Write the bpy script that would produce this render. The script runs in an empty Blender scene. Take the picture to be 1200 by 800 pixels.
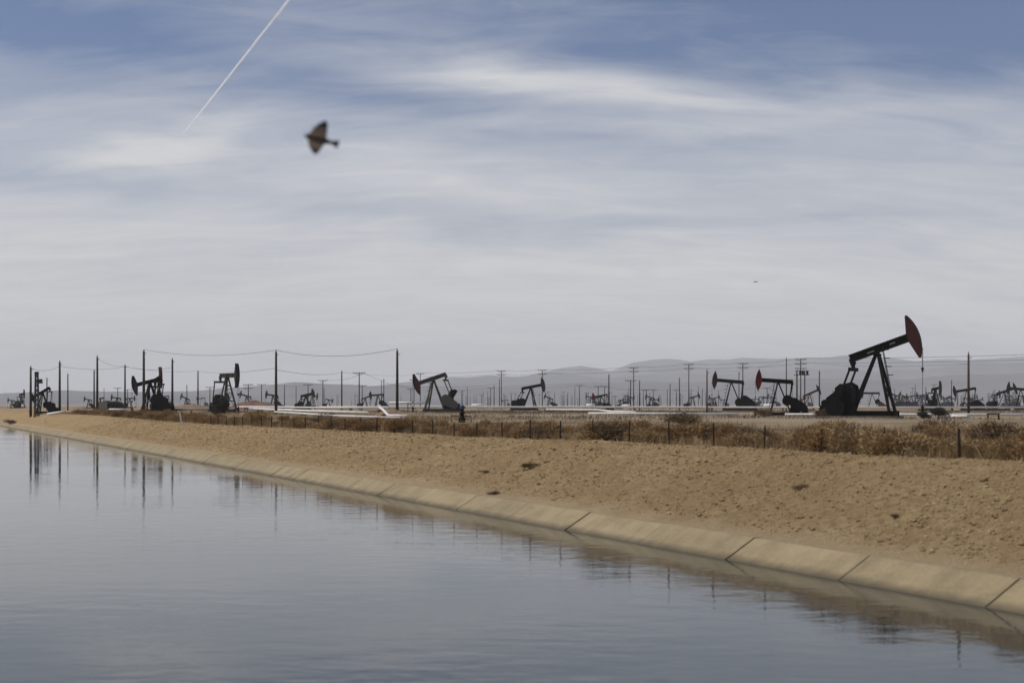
import bpy, math, random
import numpy as np
from mathutils import Vector, Matrix

rnd = random.Random(7)
R = math.radians
scene = bpy.context.scene
COL = scene.collection
EYE = 1.25          # camera height above the field
FP = 1667.0         # focal length in photo pixels
HOR = 474.0
DX, DY = -0.4040, 0.9147   # along the canal
NX, NY = 0.9147, 0.4040    # across the canal, away from the camera


def PX(px, Z):
    return (px - 600.0) / FP * Z


def PZ(py, Z):
    return EYE - (py - HOR) / FP * Z


def TP(t, p):
    return (t * DX + p * NX, t * DY + p * NY)


def TPi(x, y):
    return (x * DX + y * DY, x * NX + y * NY)


# ------------------------------------------------------------------ materials
def newmat(name):
    m = bpy.data.materials.new(name)
    m.use_nodes = True
    nt = m.node_tree
    b = nt.nodes['Principled BSDF']
    return m, nt, b


def N(nt, kind, **kw):
    n = nt.nodes.new(kind)
    for k, v in kw.items():
        if k in n.inputs.keys():
            n.inputs[k].default_value = v
        else:
            setattr(n, k, v)
    return n


def ramp(nt, fac, stops):
    r = nt.nodes.new('ShaderNodeValToRGB')
    el = r.color_ramp.elements
    while len(el) < len(stops):
        el.new(0.5)
    for e, (pos, c) in zip(el, stops):
        e.position = pos
        e.color = (c[0], c[1], c[2], 1)
    nt.links.new(fac, r.inputs[0])
    return r.outputs[0]


def noise(nt, vec, scale, detail=4, rough=0.6, dist=0.0):
    n = nt.nodes.new('ShaderNodeTexNoise')
    n.inputs['Scale'].default_value = scale
    n.inputs['Detail'].default_value = detail
    n.inputs['Roughness'].default_value = rough
    n.inputs['Distortion'].default_value = dist
    nt.links.new(vec, n.inputs['Vector'])
    return n.outputs['Fac']


def mathn(nt, op, a, b=None, clamp=False):
    n = nt.nodes.new('ShaderNodeMath')
    n.operation = op
    n.use_clamp = clamp
    for i, v in enumerate((a, b)):
        if v is None:
            continue
        if isinstance(v, (int, float)):
            n.inputs[i].default_value = v
        else:
            nt.links.new(v, n.inputs[i])
    return n.outputs[0]


def mixc(nt, fac, a, b, blend='MIX'):
    n = nt.nodes.new('ShaderNodeMix')
    n.data_type = 'RGBA'
    n.blend_type = blend
    for sock, v in ((n.inputs[0], fac), (n.inputs[6], a), (n.inputs[7], b)):
        if isinstance(v, (int, float)):
            sock.default_value = v
        elif isinstance(v, tuple):
            sock.default_value = (v[0], v[1], v[2], 1)
        else:
            nt.links.new(v, sock)
    return n.outputs[2]


def bump(nt, b, h, strength, dist=0.05):
    n = nt.nodes.new('ShaderNodeBump')
    n.inputs['Strength'].default_value = strength
    n.inputs['Distance'].default_value = dist
    nt.links.new(h, n.inputs['Height'])
    nt.links.new(n.outputs[0], b.inputs['Normal'])


def mat_simple(name, c1, c2, scale=3.0, rough=0.7, metallic=0.0, bmp=0.0, coord='Object', stops=(0.35, 0.68)):
    m, nt, b = newmat(name)
    tc = N(nt, 'ShaderNodeTexCoord')
    f = noise(nt, tc.outputs[coord], scale, 5, 0.65)
    nt.links.new(ramp(nt, f, [(stops[0], c1), (stops[1], c2)]), b.inputs['Base Color'])
    b.inputs['Roughness'].default_value = rough
    b.inputs['Specular IOR Level'].default_value = .22
    b.inputs['Metallic'].default_value = metallic
    if bmp:
        bump(nt, b, noise(nt, tc.outputs[coord], scale * 6, 3), bmp)
    return m


M = {}
M['metal'] = mat_simple('dark_metal', (.012, .011, .012), (.035, .027, .023), 1.2, .65, .2)
M['metal_olive'] = mat_simple('olive_metal', (.035, .038, .035), (.07, .066, .055), 1.2, .7, .1)
M['rust'] = mat_simple('rusty_metal', (.06, .03, .022), (.11, .05, .03), 1.5, .85, .1)
M['red'] = mat_simple('faded_red_paint', (.15, .010, .011), (.09, .011, .011), 1.6, .6)
M['darkred'] = mat_simple('dirty_red_paint', (.05, .009, .007), (.025, .008, .006), 1.6, .7)
M['blackhead'] = mat_simple('oily_black_paint', (.012, .011, .011), (.03, .019, .017), 1.6, .6)
M['blue'] = mat_simple('blue_paint', (.03, .06, .13), (.04, .06, .09), 1.6, .6)
M['grime'] = mat_simple('oily_grime', (.003, .0026, .0025), (.010, .008, .007), 2, .7, .0)
M['grime'].node_tree.nodes['Principled BSDF'].inputs['Specular IOR Level'].default_value = .08
M['cable'] = mat_simple('steel_cable', (.09, .09, .09), (.14, .13, .12), 6, .5, .5)
M['wire'] = mat_simple('dull_wire', (.07, .07, .075), (.1, .1, .1), 3, .6, .2)
M['wood'] = mat_simple('weathered_pole_wood', (.035, .027, .022), (.075, .055, .042), 3, .9)
M['wood_red'] = mat_simple('reddish_pole_wood', (.05, .031, .026), (.08, .05, .039), 3, .9)
M['post'] = mat_simple('fence_post_steel', (.045, .035, .026), (.085, .06, .04), 8, .8)
M['ins'] = mat_simple('glazed_insulator', (.12, .11, .10), (.2, .18, .17), 8, .3)
M['pipe'] = mat_simple('white_pipe_coating', (.74, .73, .71), (.62, .59, .55), .9, .5)
M['white'] = mat_simple('white_paint', (.76, .76, .75), (.6, .58, .55), 1.5, .55)
M['tank'] = mat_simple('tan_tank_paint', (.26, .23, .18), (.2, .17, .13), 1.0, .7)
M['sleeper'] = mat_simple('pipe_support_timber', (.05, .04, .033), (.09, .07, .055), 3, .9)
M['padc'] = mat_simple('oil_stained_concrete', (.17, .15, .12), (.08, .07, .06), .7, .9)
M['mound'] = mat_simple('dug_earth', (.17, .115, .075), (.26, .19, .125), 1.2, .95, 0, .6)
M['mound_red'] = mat_simple('reddish_earth', (.13, .075, .055), (.2, .125, .09), .6, .95, 0, .6)
M['clod'] = mat_simple('dry_clod', (.2, .135, .068), (.4, .29, .155), 2.2, .95, 0, .3)
M['bush_tan'] = mat_simple('dry_tan_twigs', (.255, .168, .078), (.385, .27, .135), 2.2, .9)
M['bush_orange'] = mat_simple('dry_rusty_twigs', (.215, .122, .05), (.335, .21, .092), 2.2, .9)
M['bush_brown'] = mat_simple('dead_brown_twigs', (.12, .078, .042), (.21, .145, .08), 2.2, .9)
M['bush_dark'] = mat_simple('dark_grey_green_leaves', (.04, .042, .03), (.075, .07, .05), 2.2, .9)
M['grass'] = mat_simple('dry_straw_grass', (.21, .138, .062), (.36, .25, .125), .25, .95)
M['scrub'] = mat_simple('far_scrub', (.075, .062, .045), (.14, .11, .075), .1, .95)
M['tar'] = mat_simple('joint_filler', (.045, .037, .027), (.08, .066, .046), 3, .9)
M['bird'] = None


def make_ground_mat():
    m, nt, b = newmat('dry_earth')
    tc = N(nt, 'ShaderNodeTexCoord')
    P = tc.outputs['Object']
    fine = noise(nt, P, 5.0, 8, .7)
    med = noise(nt, P, .7, 5, .6)
    big = noise(nt, P, .035, 4, .6)
    slope = ramp(nt, fine, [(.3, (.2, .13, .06)), (.47, (.385, .275, .141)), (.7, (.50, .375, .213))])
    slope = mixc(nt, mathn(nt, 'MULTIPLY', ramp(nt, med, [(.4, (0, 0, 0)), (.72, (1, 1, 1))]), .5), slope, (.29, .19, .097))
    slope = mixc(nt, mathn(nt, 'MULTIPLY', ramp(nt, noise(nt, P, .16, 4, .65), [(.46, (0, 0, 0)), (.62, (1, 1, 1))]), .35), slope, (.27, .175, .083))
    dust = N(nt, 'ShaderNodeMapRange')
    field = ramp(nt, fine, [(.25, (.29, .225, .145)), (.6, (.39, .31, .205)), (.8, (.46, .375, .26))])
    field = mixc(nt, ramp(nt, big, [(.42, (0, 0, 0)), (.66, (1, 1, 1))]), field, (.2, .145, .087))
    sep = N(nt, 'ShaderNodeSeparateXYZ')
    nt.links.new(P, sep.inputs[0])
    p = mathn(nt, 'ADD', mathn(nt, 'MULTIPLY', sep.outputs[0], NX), mathn(nt, 'MULTIPLY', sep.outputs[1], NY))
    nt.links.new(mathn(nt, 'ADD', p, mathn(nt, 'MULTIPLY', med, 1.2)), dust.inputs[0])
    dust.inputs[1].default_value = 16.9
    dust.inputs[2].default_value = 18.0
    dust.inputs[3].default_value = .6
    dust.inputs[4].default_value = 0
    slope = mixc(nt, dust.outputs[0], slope, (.52, .40, .25))
    k = N(nt, 'ShaderNodeMapRange')
    nt.links.new(p, k.inputs[0])
    k.inputs[1].default_value = 24
    k.inputs[2].default_value = 40
    nt.links.new(mixc(nt, k.outputs[0], slope, field), b.inputs['Base Color'])
    b.inputs['Roughness'].default_value = .97
    b.inputs['Specular IOR Level'].default_value = .1
    h = mathn(nt, 'ADD', noise(nt, P, 9, 6, .75), mathn(nt, 'MULTIPLY', noise(nt, P, 30, 3, .7), .5))
    bump(nt, b, h, 1.0, .12)
    return m


def make_concrete():
    m, nt, b = newmat('canal_concrete')
    tc = N(nt, 'ShaderNodeTexCoord')
    P = tc.outputs['Object']
    f = noise(nt, P, 1.1, 7, .65)
    g = noise(nt, P, 14, 4, .7)
    c = ramp(nt, f, [(.3, (.17, .13, .063)), (.52, (.275, .21, .11)), (.75, (.345, .275, .155))])
    c = mixc(nt, .25, c, ramp(nt, g, [(.3, (.2, .165, .1)), (.7, (.42, .36, .25))]))
    at = N(nt, 'ShaderNodeAttribute')
    at.attribute_name = 'tone'
    c = mixc(nt, 1.0, c, at.outputs['Color'], 'MULTIPLY')
    sep = N(nt, 'ShaderNodeSeparateXYZ')
    nt.links.new(P, sep.inputs[0])
    tl = mathn(nt, 'ADD', mathn(nt, 'MULTIPLY', sep.outputs[0], DX), mathn(nt, 'MULTIPLY', sep.outputs[1], DY))
    cb = N(nt, 'ShaderNodeCombineXYZ')
    nt.links.new(mathn(nt, 'MULTIPLY', tl, 3.2), cb.inputs[0])
    nt.links.new(mathn(nt, 'MULTIPLY', sep.outputs[2], .8), cb.inputs[1])
    runs = ramp(nt, noise(nt, cb.outputs[0], 1.0, 4, .6), [(.5, (0, 0, 0)), (.72, (1, 1, 1))])
    c = mixc(nt, mathn(nt, 'MULTIPLY', runs, .22), c, (.13, .10, .052))
    # waterline scum: damp stain just above the water
    zz = mathn(nt, 'ADD', sep.outputs[2], mathn(nt, 'MULTIPLY', noise(nt, P, 1.7, 3), .10))
    k = N(nt, 'ShaderNodeMapRange')
    nt.links.new(zz, k.inputs[0])
    k.inputs[1].default_value = -1.79
    k.inputs[2].default_value = -1.675
    k.inputs[3].default_value = .85
    k.inputs[4].default_value = 0
    c = mixc(nt, k.outputs[0], c, (.07, .055, .032))
    nt.links.new(c, b.inputs['Base Color'])
    b.inputs['Roughness'].default_value = .9
    bump(nt, b, g, .25, .02)
    return m


def make_water():
    m, nt, b = newmat('canal_water')
    tc = N(nt, 'ShaderNodeTexCoord')
    P = tc.outputs['Object']
    mp = N(nt, 'ShaderNodeMapping')
    nt.links.new(P, mp.inputs[0])
    mp.inputs['Scale'].default_value = (.55, 1.0, 1.0)
    V = mp.outputs[0]
    big = noise(nt, P, .12, 3, .5)
    amp = ramp(nt, big, [(.35, (.25, .25, .25)), (.65, (1, 1, 1))])
    r1 = noise(nt, V, 1.6, 2, .5, .3)
    r2 = noise(nt, V, 5.5, 3, .55, .4)
    h = mathn(nt, 'ADD', mathn(nt, 'MULTIPLY', r1, 1.0), mathn(nt, 'MULTIPLY', r2, .35))
    h = mathn(nt, 'MULTIPLY', h, amp)
    sp = N(nt, 'ShaderNodeSeparateXYZ')
    nt.links.new(P, sp.inputs[0])
    wind = N(nt, 'ShaderNodeMapRange')
    nt.links.new(sp.outputs[1], wind.inputs[0])
    wind.inputs[1].default_value = 25
    wind.inputs[2].default_value = 110
    wind.inputs[3].default_value = .75
    wind.inputs[4].default_value = .6
    h = mathn(nt, 'MULTIPLY', h, wind.outputs[0])
    bump(nt, b, h, 1.0, .014)
    b.inputs['Base Color'].default_value = (.018, .028, .030, 1)
    b.inputs['Roughness'].default_value = .035
    b.inputs['IOR'].default_value = 1.333
    b.inputs['Specular IOR Level'].default_value = .5
    return m


M['ground'] = make_ground_mat()
M['concrete'] = make_concrete()
M['water'] = make_water()
M['hill'] = mat_simple('dry_hills', (.075, .08, .09), (.15, .15, .15), .004, .95)


def make_bird_mat():
    m, nt, b = newmat('brown_feathers')
    tc = N(nt, 'ShaderNodeTexCoord')
    P = tc.outputs['Object']
    sep = N(nt, 'ShaderNodeSeparateXYZ')
    nt.links.new(P, sep.inputs[0])
    f = noise(nt, P, 60, 3)
    ay = mathn(nt, 'ABSOLUTE', sep.outputs[1])
    s = mathn(nt, 'ADD', ay, mathn(nt, 'MULTIPLY', f, .012))
    c = ramp(nt, s, [(.0, (.05, .032, .026)), (.022, (.07, .045, .032)), (.045, (.2, .145, .087)), (.085, (.2, .14, .09)), (.115, (.03, .024, .024))])
    nt.links.new(c, b.inputs['Base Color'])
    b.inputs['Roughness'].default_value = .8
    return m


M['bird'] = make_bird_mat()


# ------------------------------------------------------------------ mesh builder
class MB:
    def __init__(self):
        self.v, self.f, self.mi, self.sm = [], [], [], []

    def face(self, idx, mi=0, sm=False):
        self.f.append(idx)
        self.mi.append(mi)
        self.sm.append(sm)

    def box(self, c, s, mi=0, taper=1.0):
        x, y, z = c
        a, b, h = s[0] / 2, s[1] / 2, s[2] / 2
        i = len(self.v)
        for (sx, sy, sz) in ((-1, -1, -1), (1, -1, -1), (1, 1, -1), (-1, 1, -1), (-1, -1, 1), (1, -1, 1), (1, 1, 1), (-1, 1, 1)):
            k = taper if sz > 0 else 1
            self.v.append((x + sx * a * k, y + sy * b * k, z + sz * h))
        for q in ((0, 3, 2, 1), (4, 5, 6, 7), (0, 1, 5, 4), (1, 2, 6, 5), (2, 3, 7, 6), (3, 0, 4, 7)):
            self.face([i + k for k in q], mi)

    def bar(self, p0, p1, w, h, mi=0, w1=None, h1=None):
        p0, p1 = Vector(p0), Vector(p1)
        d = (p1 - p0).normalized()
        up = Vector((0, 0, 1)) if abs(d.z) < .95 else Vector((1, 0, 0))
        s = d.cross(up).normalized()
        u = s.cross(d)
        w1 = w if w1 is None else w1
        h1 = h if h1 is None else h1
        i = len(self.v)
        for (p, ww, hh) in ((p0, w, h), (p1, w1, h1)):
            for (a, b) in ((-1, -1), (1, -1), (1, 1), (-1, 1)):
                self.v.append(tuple(p + s * (a * ww / 2) + u * (b * hh / 2)))
        for q in ((0, 1, 2, 3), (7, 6, 5, 4), (0, 4, 5, 1), (1, 5, 6, 2), (2, 6, 7, 3), (3, 7, 4, 0)):
            self.face([i + k for k in q], mi)

    def ibeam(self, p0, p1, w, h, mi=0):
        p0, p1 = Vector(p0), Vector(p1)
        d = (p1 - p0).normalized()
        s = d.cross(Vector((0, 0, 1))).normalized()
        u = s.cross(d)
        t = h * .14
        self.bar(p0, p1, w * .3, h - 2 * t - .004, mi)
        for k in (-1, 1):
            o = u * (k * (h - t) / 2)
            self.bar(p0 + o, p1 + o, w, t, mi)

    def tube(self, pts, r, n=6, mi=0, r1=None, cap=True):
        pts = [Vector(p) for p in pts]
        m = len(pts)
        i0 = len(self.v)
        for k, p in enumerate(pts):
            d = (pts[min(k + 1, m - 1)] - pts[max(k - 1, 0)]).normalized()
            up = Vector((0, 0, 1)) if abs(d.z) < .9 else Vector((1, 0, 0))
            s = d.cross(up).normalized()
            u = s.cross(d)
            rr = r if r1 is None else r + (r1 - r) * k / (m - 1)
            for j in range(n):
                a = 2 * math.pi * j / n
                self.v.append(tuple(p + (s * math.cos(a) + u * math.sin(a)) * rr))
        for k in range(m - 1):
            for j in range(n):
                a = i0 + k * n + j
                b = i0 + k * n + (j + 1) % n
                self.face([a, b, b + n, a + n], mi, n > 5)
        if cap:
            self.face([i0 + j for j in range(n)][::-1], mi)
            self.face([i0 + (m - 1) * n + j for j in range(n)], mi)

    def prism(self, poly, y0, y1, mi=0):
        """polygon given in x,z; extruded along y"""
        i = len(self.v)
        n = len(poly)
        for y in (y0, y1):
            for (x, z) in poly:
                self.v.append((x, y, z))
        self.face([i + k for k in range(n)], mi)
        self.face([i + n + k for k in range(n)][::-1], mi)
        for k in range(n):
            a, b = i + k, i + (k + 1) % n
            self.face([b, a, a + n, b + n], mi)

    def lathe(self, prof, c, n=12, mi=0):
        i = len(self.v)
        for (r, z) in prof:
            for j in range(n):
                a = 2 * math.pi * j / n
                self.v.append((c[0] + r * math.cos(a), c[1] + r * math.sin(a), c[2] + z))
        for k in range(len(prof) - 1):
            for j in range(n):
                a = i + k * n + j
                b = i + k * n + (j + 1) % n
                self.face([a, b, b + n, a + n], mi, True)
        self.face([i + (len(prof) - 1) * n + j for j in range(n)], mi)

    def build(self, name, mats, parent=None, loc=None):
        me = bpy.data.meshes.new(name)
        me.from_pydata(self.v, [], self.f)
        for mm in (mats if isinstance(mats, (list, tuple)) else [mats]):
            me.materials.append(mm)
        me.polygons.foreach_set('material_index', self.mi)
        me.polygons.foreach_set('use_smooth', self.sm)
        me.update()
        o = bpy.data.objects.new(name, me)
        COL.objects.link(o)
        if parent is not None:
            o.parent = parent
        if loc is not None:
            o.location = loc
        return o


def tag(o, label=None, cat=None, group=None, kind=None):
    if label:
        o['label'] = label
    if cat:
        o['category'] = cat
    if group:
        o['group'] = group
    if kind:
        o['kind'] = kind
    return o


def empty(name, loc, rz=0.0, s=1.0):
    o = bpy.data.objects.new(name, None)
    COL.objects.link(o)
    o.location = loc
    o.rotation_euler = (0, 0, rz)
    o.scale = (s, s, s)
    o.empty_display_size = .5
    return o


def mesh_np(name, verts, faces, mat, smooth=False):
    """verts (n,3), faces (m,k) arrays"""
    me = bpy.data.meshes.new(name)
    nv, (nf, k) = len(verts), faces.shape
    me.vertices.add(nv)
    me.vertices.foreach_set('co', np.ascontiguousarray(verts, dtype=np.float32).ravel())
    me.loops.add(nf * k)
    me.loops.foreach_set('vertex_index', np.ascontiguousarray(faces, dtype=np.int32).ravel())
    me.polygons.add(nf)
    me.polygons.foreach_set('loop_start', np.arange(0, nf * k, k, dtype=np.int32))
    me.polygons.foreach_set('loop_total', np.full(nf, k, dtype=np.int32))
    me.polygons.foreach_set('use_smooth', np.full(nf, smooth))
    me.materials.append(mat)
    me.update(calc_edges=True)
    me.validate()
    o = bpy.data.objects.new(name, me)
    COL.objects.link(o)
    return o


# ------------------------------------------------------------------ noise in numpy
def vnoise(x, y, seed=0):
    xi, yi = np.floor(x).astype(np.int64), np.floor(y).astype(np.int64)
    fx, fy = x - xi, y - yi
    fx, fy = fx * fx * (3 - 2 * fx), fy * fy * (3 - 2 * fy)

    def h(a, b):
        n = (a * 374761393 + b * 668265263 + seed * 1442695041) & 0x7fffffff
        n = ((n ^ (n >> 13)) * 1274126177) & 0x7fffffff
        return ((n ^ (n >> 16)) & 0xffff) / 65535.0
    return (h(xi, yi) * (1 - fx) + h(xi + 1, yi) * fx) * (1 - fy) + (h(xi, yi + 1) * (1 - fx) + h(xi + 1, yi + 1) * fx) * fy


def fbm(x, y, o=4, seed=0):
    s, a, t = 0, 1.0, 0
    for k in range(o):
        s = s + a * vnoise(x * 2 ** k, y * 2 ** k, seed + k)
        t += a
        a *= .55
    return s / t - .5


WATER = -1.85
LIP_P, LIP_Z = 16.11, -1.44


def ground_h(t, p):
    pf = [-9000, -6, -1.2, -.1, .35, 3.0, 13.3, 15.95, 16.15, 16.4, 17.2, 19.0, 20.3, 21.2, 22.0, 24, 30, 12000]
    zf = [-.35, -.38, -.5, -1.45, -1.55, -3.12, -3.12, -1.56, -1.455, -1.43, -1.27, -.68, -.22, 0.0, .02, -.02, 0, 0]
    z = np.interp(p, pf, zf)
    wob = np.clip((p - 16.6) / 2.5, 0, 1) * np.clip((60 - p) / 20, 0, 1)
    z = z + wob * (.28 * fbm(t * .05, p * .12, 3, 3) + .16 * fbm(t * .4, p * .5, 3, 9))
    w2 = np.clip((p - 16.35) / .8, 0, 1) * np.clip((23.5 - p) / 1.5, 0, 1)
    z = z + w2 * (.10 * fbm(t * 1.3, p * 2.0, 4, 21) + .19 * np.maximum(0, fbm(t * 6, p * 6, 2, 31) - .02))
    z = z - .27 * np.exp(-((t - 98) / 38.0) ** 2) * np.clip((p - 17.5) / 3, 0, 1) * np.clip((60 - p) / 20, 0, 1)
    z = z + .09 * np.maximum(0, fbm(t * 1.1, p * 3, 4, 63) - .02) * ((p > 16.1) & (p < 16.6))
    z = z - .16 * np.maximum(0, fbm(t * 1.4, p * .22, 3, 87) - .04) * np.clip((p - 16.5) / 1.0, 0, 1) * np.clip((21.5 - p) / 2, 0, 1)
    w3 = np.clip((p - 40) / 30, 0, 1) * np.clip((900 - p) / 400, 0, 1)
    z = z + w3 * .22 * fbm(t * .03, p * .03, 3, 41)
    return z


def gz(x, y):
    t, p = TPi(x, y)
    return float(ground_h(np.array([t]), np.array([p]))[0])


def make_ground():
    ts = [-1500, -800, -400, -200, -100, -50, -25, -10, 0, 6, 10]
    t = 13.0
    while t < 12500:
        ts.append(t)
        t += max(.07, (t - 40) * .0035) if t < 400 else t * .03
    ts.append(12500)
    ps = [-4000, -1500, -600, -200, -80, -30, -12, -6, -3, -1.2, -.6, -.1, .35, 1.5, 3, 8, 13.3, 15, 15.9]
    p = 15.95
    while p < 11000:
        ps.append(p)
        p += .065 if p < 23.5 else (.3 if p < 50 else p * .025)
    ps.append(11000)
    T, Pp = np.meshgrid(np.array(ts), np.array(ps), indexing='ij')
    Zz = ground_h(T, Pp)
    V = np.stack([T * DX + Pp * NX, T * DY + Pp * NY, Zz], -1).reshape(-1, 3)
    a, b = T.shape
    I = np.arange(a * b).reshape(a, b)
    F = np.stack([I[:-1, :-1], I[:-1, 1:], I[1:, 1:], I[1:, :-1]], -1).reshape(-1, 4)[:, ::-1]
    o = mesh_np('ground', V, F, M['ground'], True)
    tag(o, kind='structure')


make_ground()


def make_water_obj():
    V, F = [], []
    ts = [-600, -100, 0, 50, 150, 500, 2000, 12000]
    for t in ts:
        for p in (.45, 8, 15.8):
            x, y = TP(t, p)
            V.append((x, y, WATER))
    for i in range(len(ts) - 1):
        for j in range(2):
            a = i * 3 + j
            F.append((a, a + 1, a + 4, a + 3))
    o = mesh_np('water', np.array(V), np.array(F)[:, ::-1], M['water'])
    tag(o, kind='structure')


make_water_obj()


def make_lining():
    mb = MB()
    tone = []
    r = random.Random(3)
    cols = []

    def panel(t0, t1, side, mi, drop=0.0, tn=1.0):
        # cross-section of the slab: small level lip, slope, underside
        if side == 0:
            sec = [(16.36, LIP_Z - .002), (LIP_P, LIP_Z), (13.5, -3.0), (13.4, -3.1), (16.1, LIP_Z - .1), (16.36, LIP_Z - .1)]
        else:
            sec = [(-.05, LIP_Z - .002), (.2, LIP_Z), (2.81, -3.0), (2.91, -3.1), (.21, LIP_Z - .1), (-.05, LIP_Z - .1)]
        i = len(mb.v)
        n = len(sec)
        for t in (t0, t1):
            for (p, z) in sec:
                x, y = TP(t, p)
                mb.v.append((x, y, z - drop))
                cols.append(tn)
        q = [i + k for k in range(n)]
        w = [i + n + k for k in range(n)]
        mb.face(q, mi)
        mb.face(w[::-1], mi)
        for k in range(n):
            a, b = k, (k + 1) % n
            mb.face([q[a], w[a], w[b], q[b]], mi)
    L = 3.67
    for side in (0, 1):
        for k in range(-30, 300):
            t0 = 17.0 + L * k
            dz = r.uniform(-.012, .012)
            panel(t0 + .022, t0 + L - .022, side, 0, dz, r.uniform(.94, 1.04))
            panel(t0 - .0215, t0 + .0215, side, 1, .02, 1)
        panel(17 + L * 300 + .03, 12000, side, 0)
    o = mb.build('canal_lining', [M['concrete'], M['tar']])
    at = o.data.attributes.new('tone', 'FLOAT_COLOR', 'POINT')
    at.data.foreach_set('color', np.repeat(np.array(cols, dtype=np.float32), 4))
    tag(o, kind='structure')


make_lining()


# loose clods on the bank -----------------------------------------------------
def make_clods():
    base = [(0, 0, 1), (.9, 0, .4), (.28, .85, .4), (-.72, .53, .4), (-.72, -.53, .4), (.28, -.85, .4),
            (.72, .53, -.4), (-.28, .85, -.4), (-.9, 0, -.4), (-.28, -.85, -.4), (.72, -.53, -.4), (0, 0, -1)]
    ff = [(0, 1, 2), (0, 2, 3), (0, 3, 4), (0, 4, 5), (0, 5, 1), (1, 6, 2), (2, 7, 3), (3, 8, 4), (4, 9, 5), (5, 10, 1),
          (6, 7, 2), (7, 8, 3), (8, 9, 4), (9, 10, 5), (10, 6, 1), (11, 7, 6), (11, 8, 7), (11, 9, 8), (11, 10, 9), (11, 6, 10)]
    g = np.random.default_rng(5)
    n = 46000
    t = 14 + (g.random(n) ** 1.6) * 130
    p = 16.7 + g.random(n) ** .8 * 6.0
    keep = fbm(t * .35, p * .5, 3, 77) + g.random(n) * .5 > .1
    t, p = t[keep], p[keep]
    n = len(t)
    s = .011 + .026 * g.random(n) ** 2 + .045 * g.random(n) ** 14
    z = ground_h(t, p)
    B = np.array(base)
    V = B[None] * s[:, None, None] * (1 + .35 * (g.random((n, 12, 1)) - .5)) * np.stack([g.uniform(.7, 1.4, n), g.uniform(.7, 1.4, n), g.uniform(.5, .95, n)], -1)[:, None, :]
    V[:, :, 0] += (t * DX + p * NX)[:, None]
    V[:, :, 1] += (t * DY + p * NY)[:, None]
    V[:, :, 2] += (z + s * .15)[:, None]
    F = (np.array(ff)[None] + (np.arange(n) * 12)[:, None, None]).reshape(-1, 3)
    o = mesh_np('dirt_clods', V.reshape(-1, 3), F, M['clod'])
    tag(o, 'loose dry clods and stones scattered over the sandy canal bank', 'clods', kind='stuff')


make_clods()


# vegetation ------------------------------------------------------------------
def bush_mesh(seed, mat, n=900, leafy=False, h=.8, w=.9):
    g = np.random.default_rng(seed)
    V, F = [], []

    def tri(a, b, c):
        i = len(V)
        V.extend([a, b, c])
        F.append((i, i + 1, i + 2))
    lob = [(g.uniform(-.45, .45) * w, g.uniform(-.45, .45) * w, g.uniform(.35, .75) * h, g.uniform(.35, .6)) for _ in range(7)]
    for k in range(46):                       # stems from the root
        q = lob[k % 7]
        end = np.array([q[0] + g.normal(0, .2) * w, q[1] + g.normal(0, .2) * w, q[2] * g.uniform(.8, 1.3)])
        mid = end * .5 + np.array([g.normal(0, .05), g.normal(0, .05), .08])
        b = np.array([g.normal(0, .03), g.normal(0, .03), -.03])
        sd = np.array([g.normal(), g.normal(), .2])
        sd = sd / np.linalg.norm(sd) * .008
        tri(tuple(b - sd), tuple(b + sd), tuple(mid))
        tri(tuple(mid - sd), tuple(mid + sd), tuple(end))
    for k in range(n):
        q = lob[int(g.integers(0, 7))]
        d = g.normal(size=3)
        d /= np.linalg.norm(d)
        rr = q[3] * (g.random() ** .45)
        c = np.array([q[0] + d[0] * rr * w * .8, q[1] + d[1] * rr * w * .8, q[2] + d[2] * rr * h * .65])
        if c[2] < .02:
            c[2] = abs(c[2]) * .5 + .01
        out = np.array([c[0], c[1], c[2] - .1 + .25])
        out = out / (np.linalg.norm(out) + 1e-6) + g.normal(0, .55, 3)
        out /= np.linalg.norm(out)
        ln = g.uniform(.05, .17) if not leafy else g.uniform(.04, .09)
        wd = g.uniform(.007, .016) if not leafy else g.uniform(.02, .035)
        sd = np.cross(out, g.normal(size=3))
        sd = sd / (np.linalg.norm(sd) + 1e-6) * wd
        e = c + out * ln
        tri(tuple(c - sd), tuple(c + sd), tuple(e))
    o = mesh_np('dry_bush', np.array(V), np.array(F), mat)
    COL.objects.unlink(o)
    return o.data


BUSH = {
    'tan': [bush_mesh(10 + k, M['bush_tan'], 2600) for k in range(3)],
    'orange': [bush_mesh(20 + k, M['bush_orange'], 2800) for k in range(3)],
    'brown': [bush_mesh(30 + k, M['bush_brown'], 2200) for k in range(3)],
    'dark': [bush_mesh(40 + k, M['bush_dark'], 3600, True) for k in range(2)],
}
B_LABEL = {
    'tan': ('pale tan dry bush in the brush belt behind the wire fence', 'tan dry bushes behind the fence'),
    'orange': ('rusty orange dry bush in the brush belt behind the wire fence', 'rusty dry bushes behind the fence'),
    'brown': ('dead dark brown bush in the brush belt behind the wire fence', 'dead brown bushes behind the fence'),
}


def bush(kind, x, y, s, sz=1.0, label=None, group=None, name='dry_bush'):
    o = bpy.data.objects.new(name, rnd.choice(BUSH[kind]))
    COL.objects.link(o)
    o.location = (x, y, gz(x, y) - .03)
    o.rotation_euler = (0, 0, rnd.uniform(0, 6.28))
    o.scale = (s, s, s * sz)
    if label:
        tag(o, label, 'bush', group)
    else:
        tag(o, B_LABEL[kind][0], 'bush', B_LABEL[kind][1])
    return o


def bush_px(kind, px, py, hpx, wk=1.0, label=None, name='dry_bush'):
    """bush whose foot is seen at px,py of the photo (on flat ground) and hpx high"""
    Z = EYE * FP / (py - HOR)
    h = hpx * Z / FP
    s = h / .85
    return bush(kind, PX(px, Z), Z, s * wk, 1 / wk, label, None, name)


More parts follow.
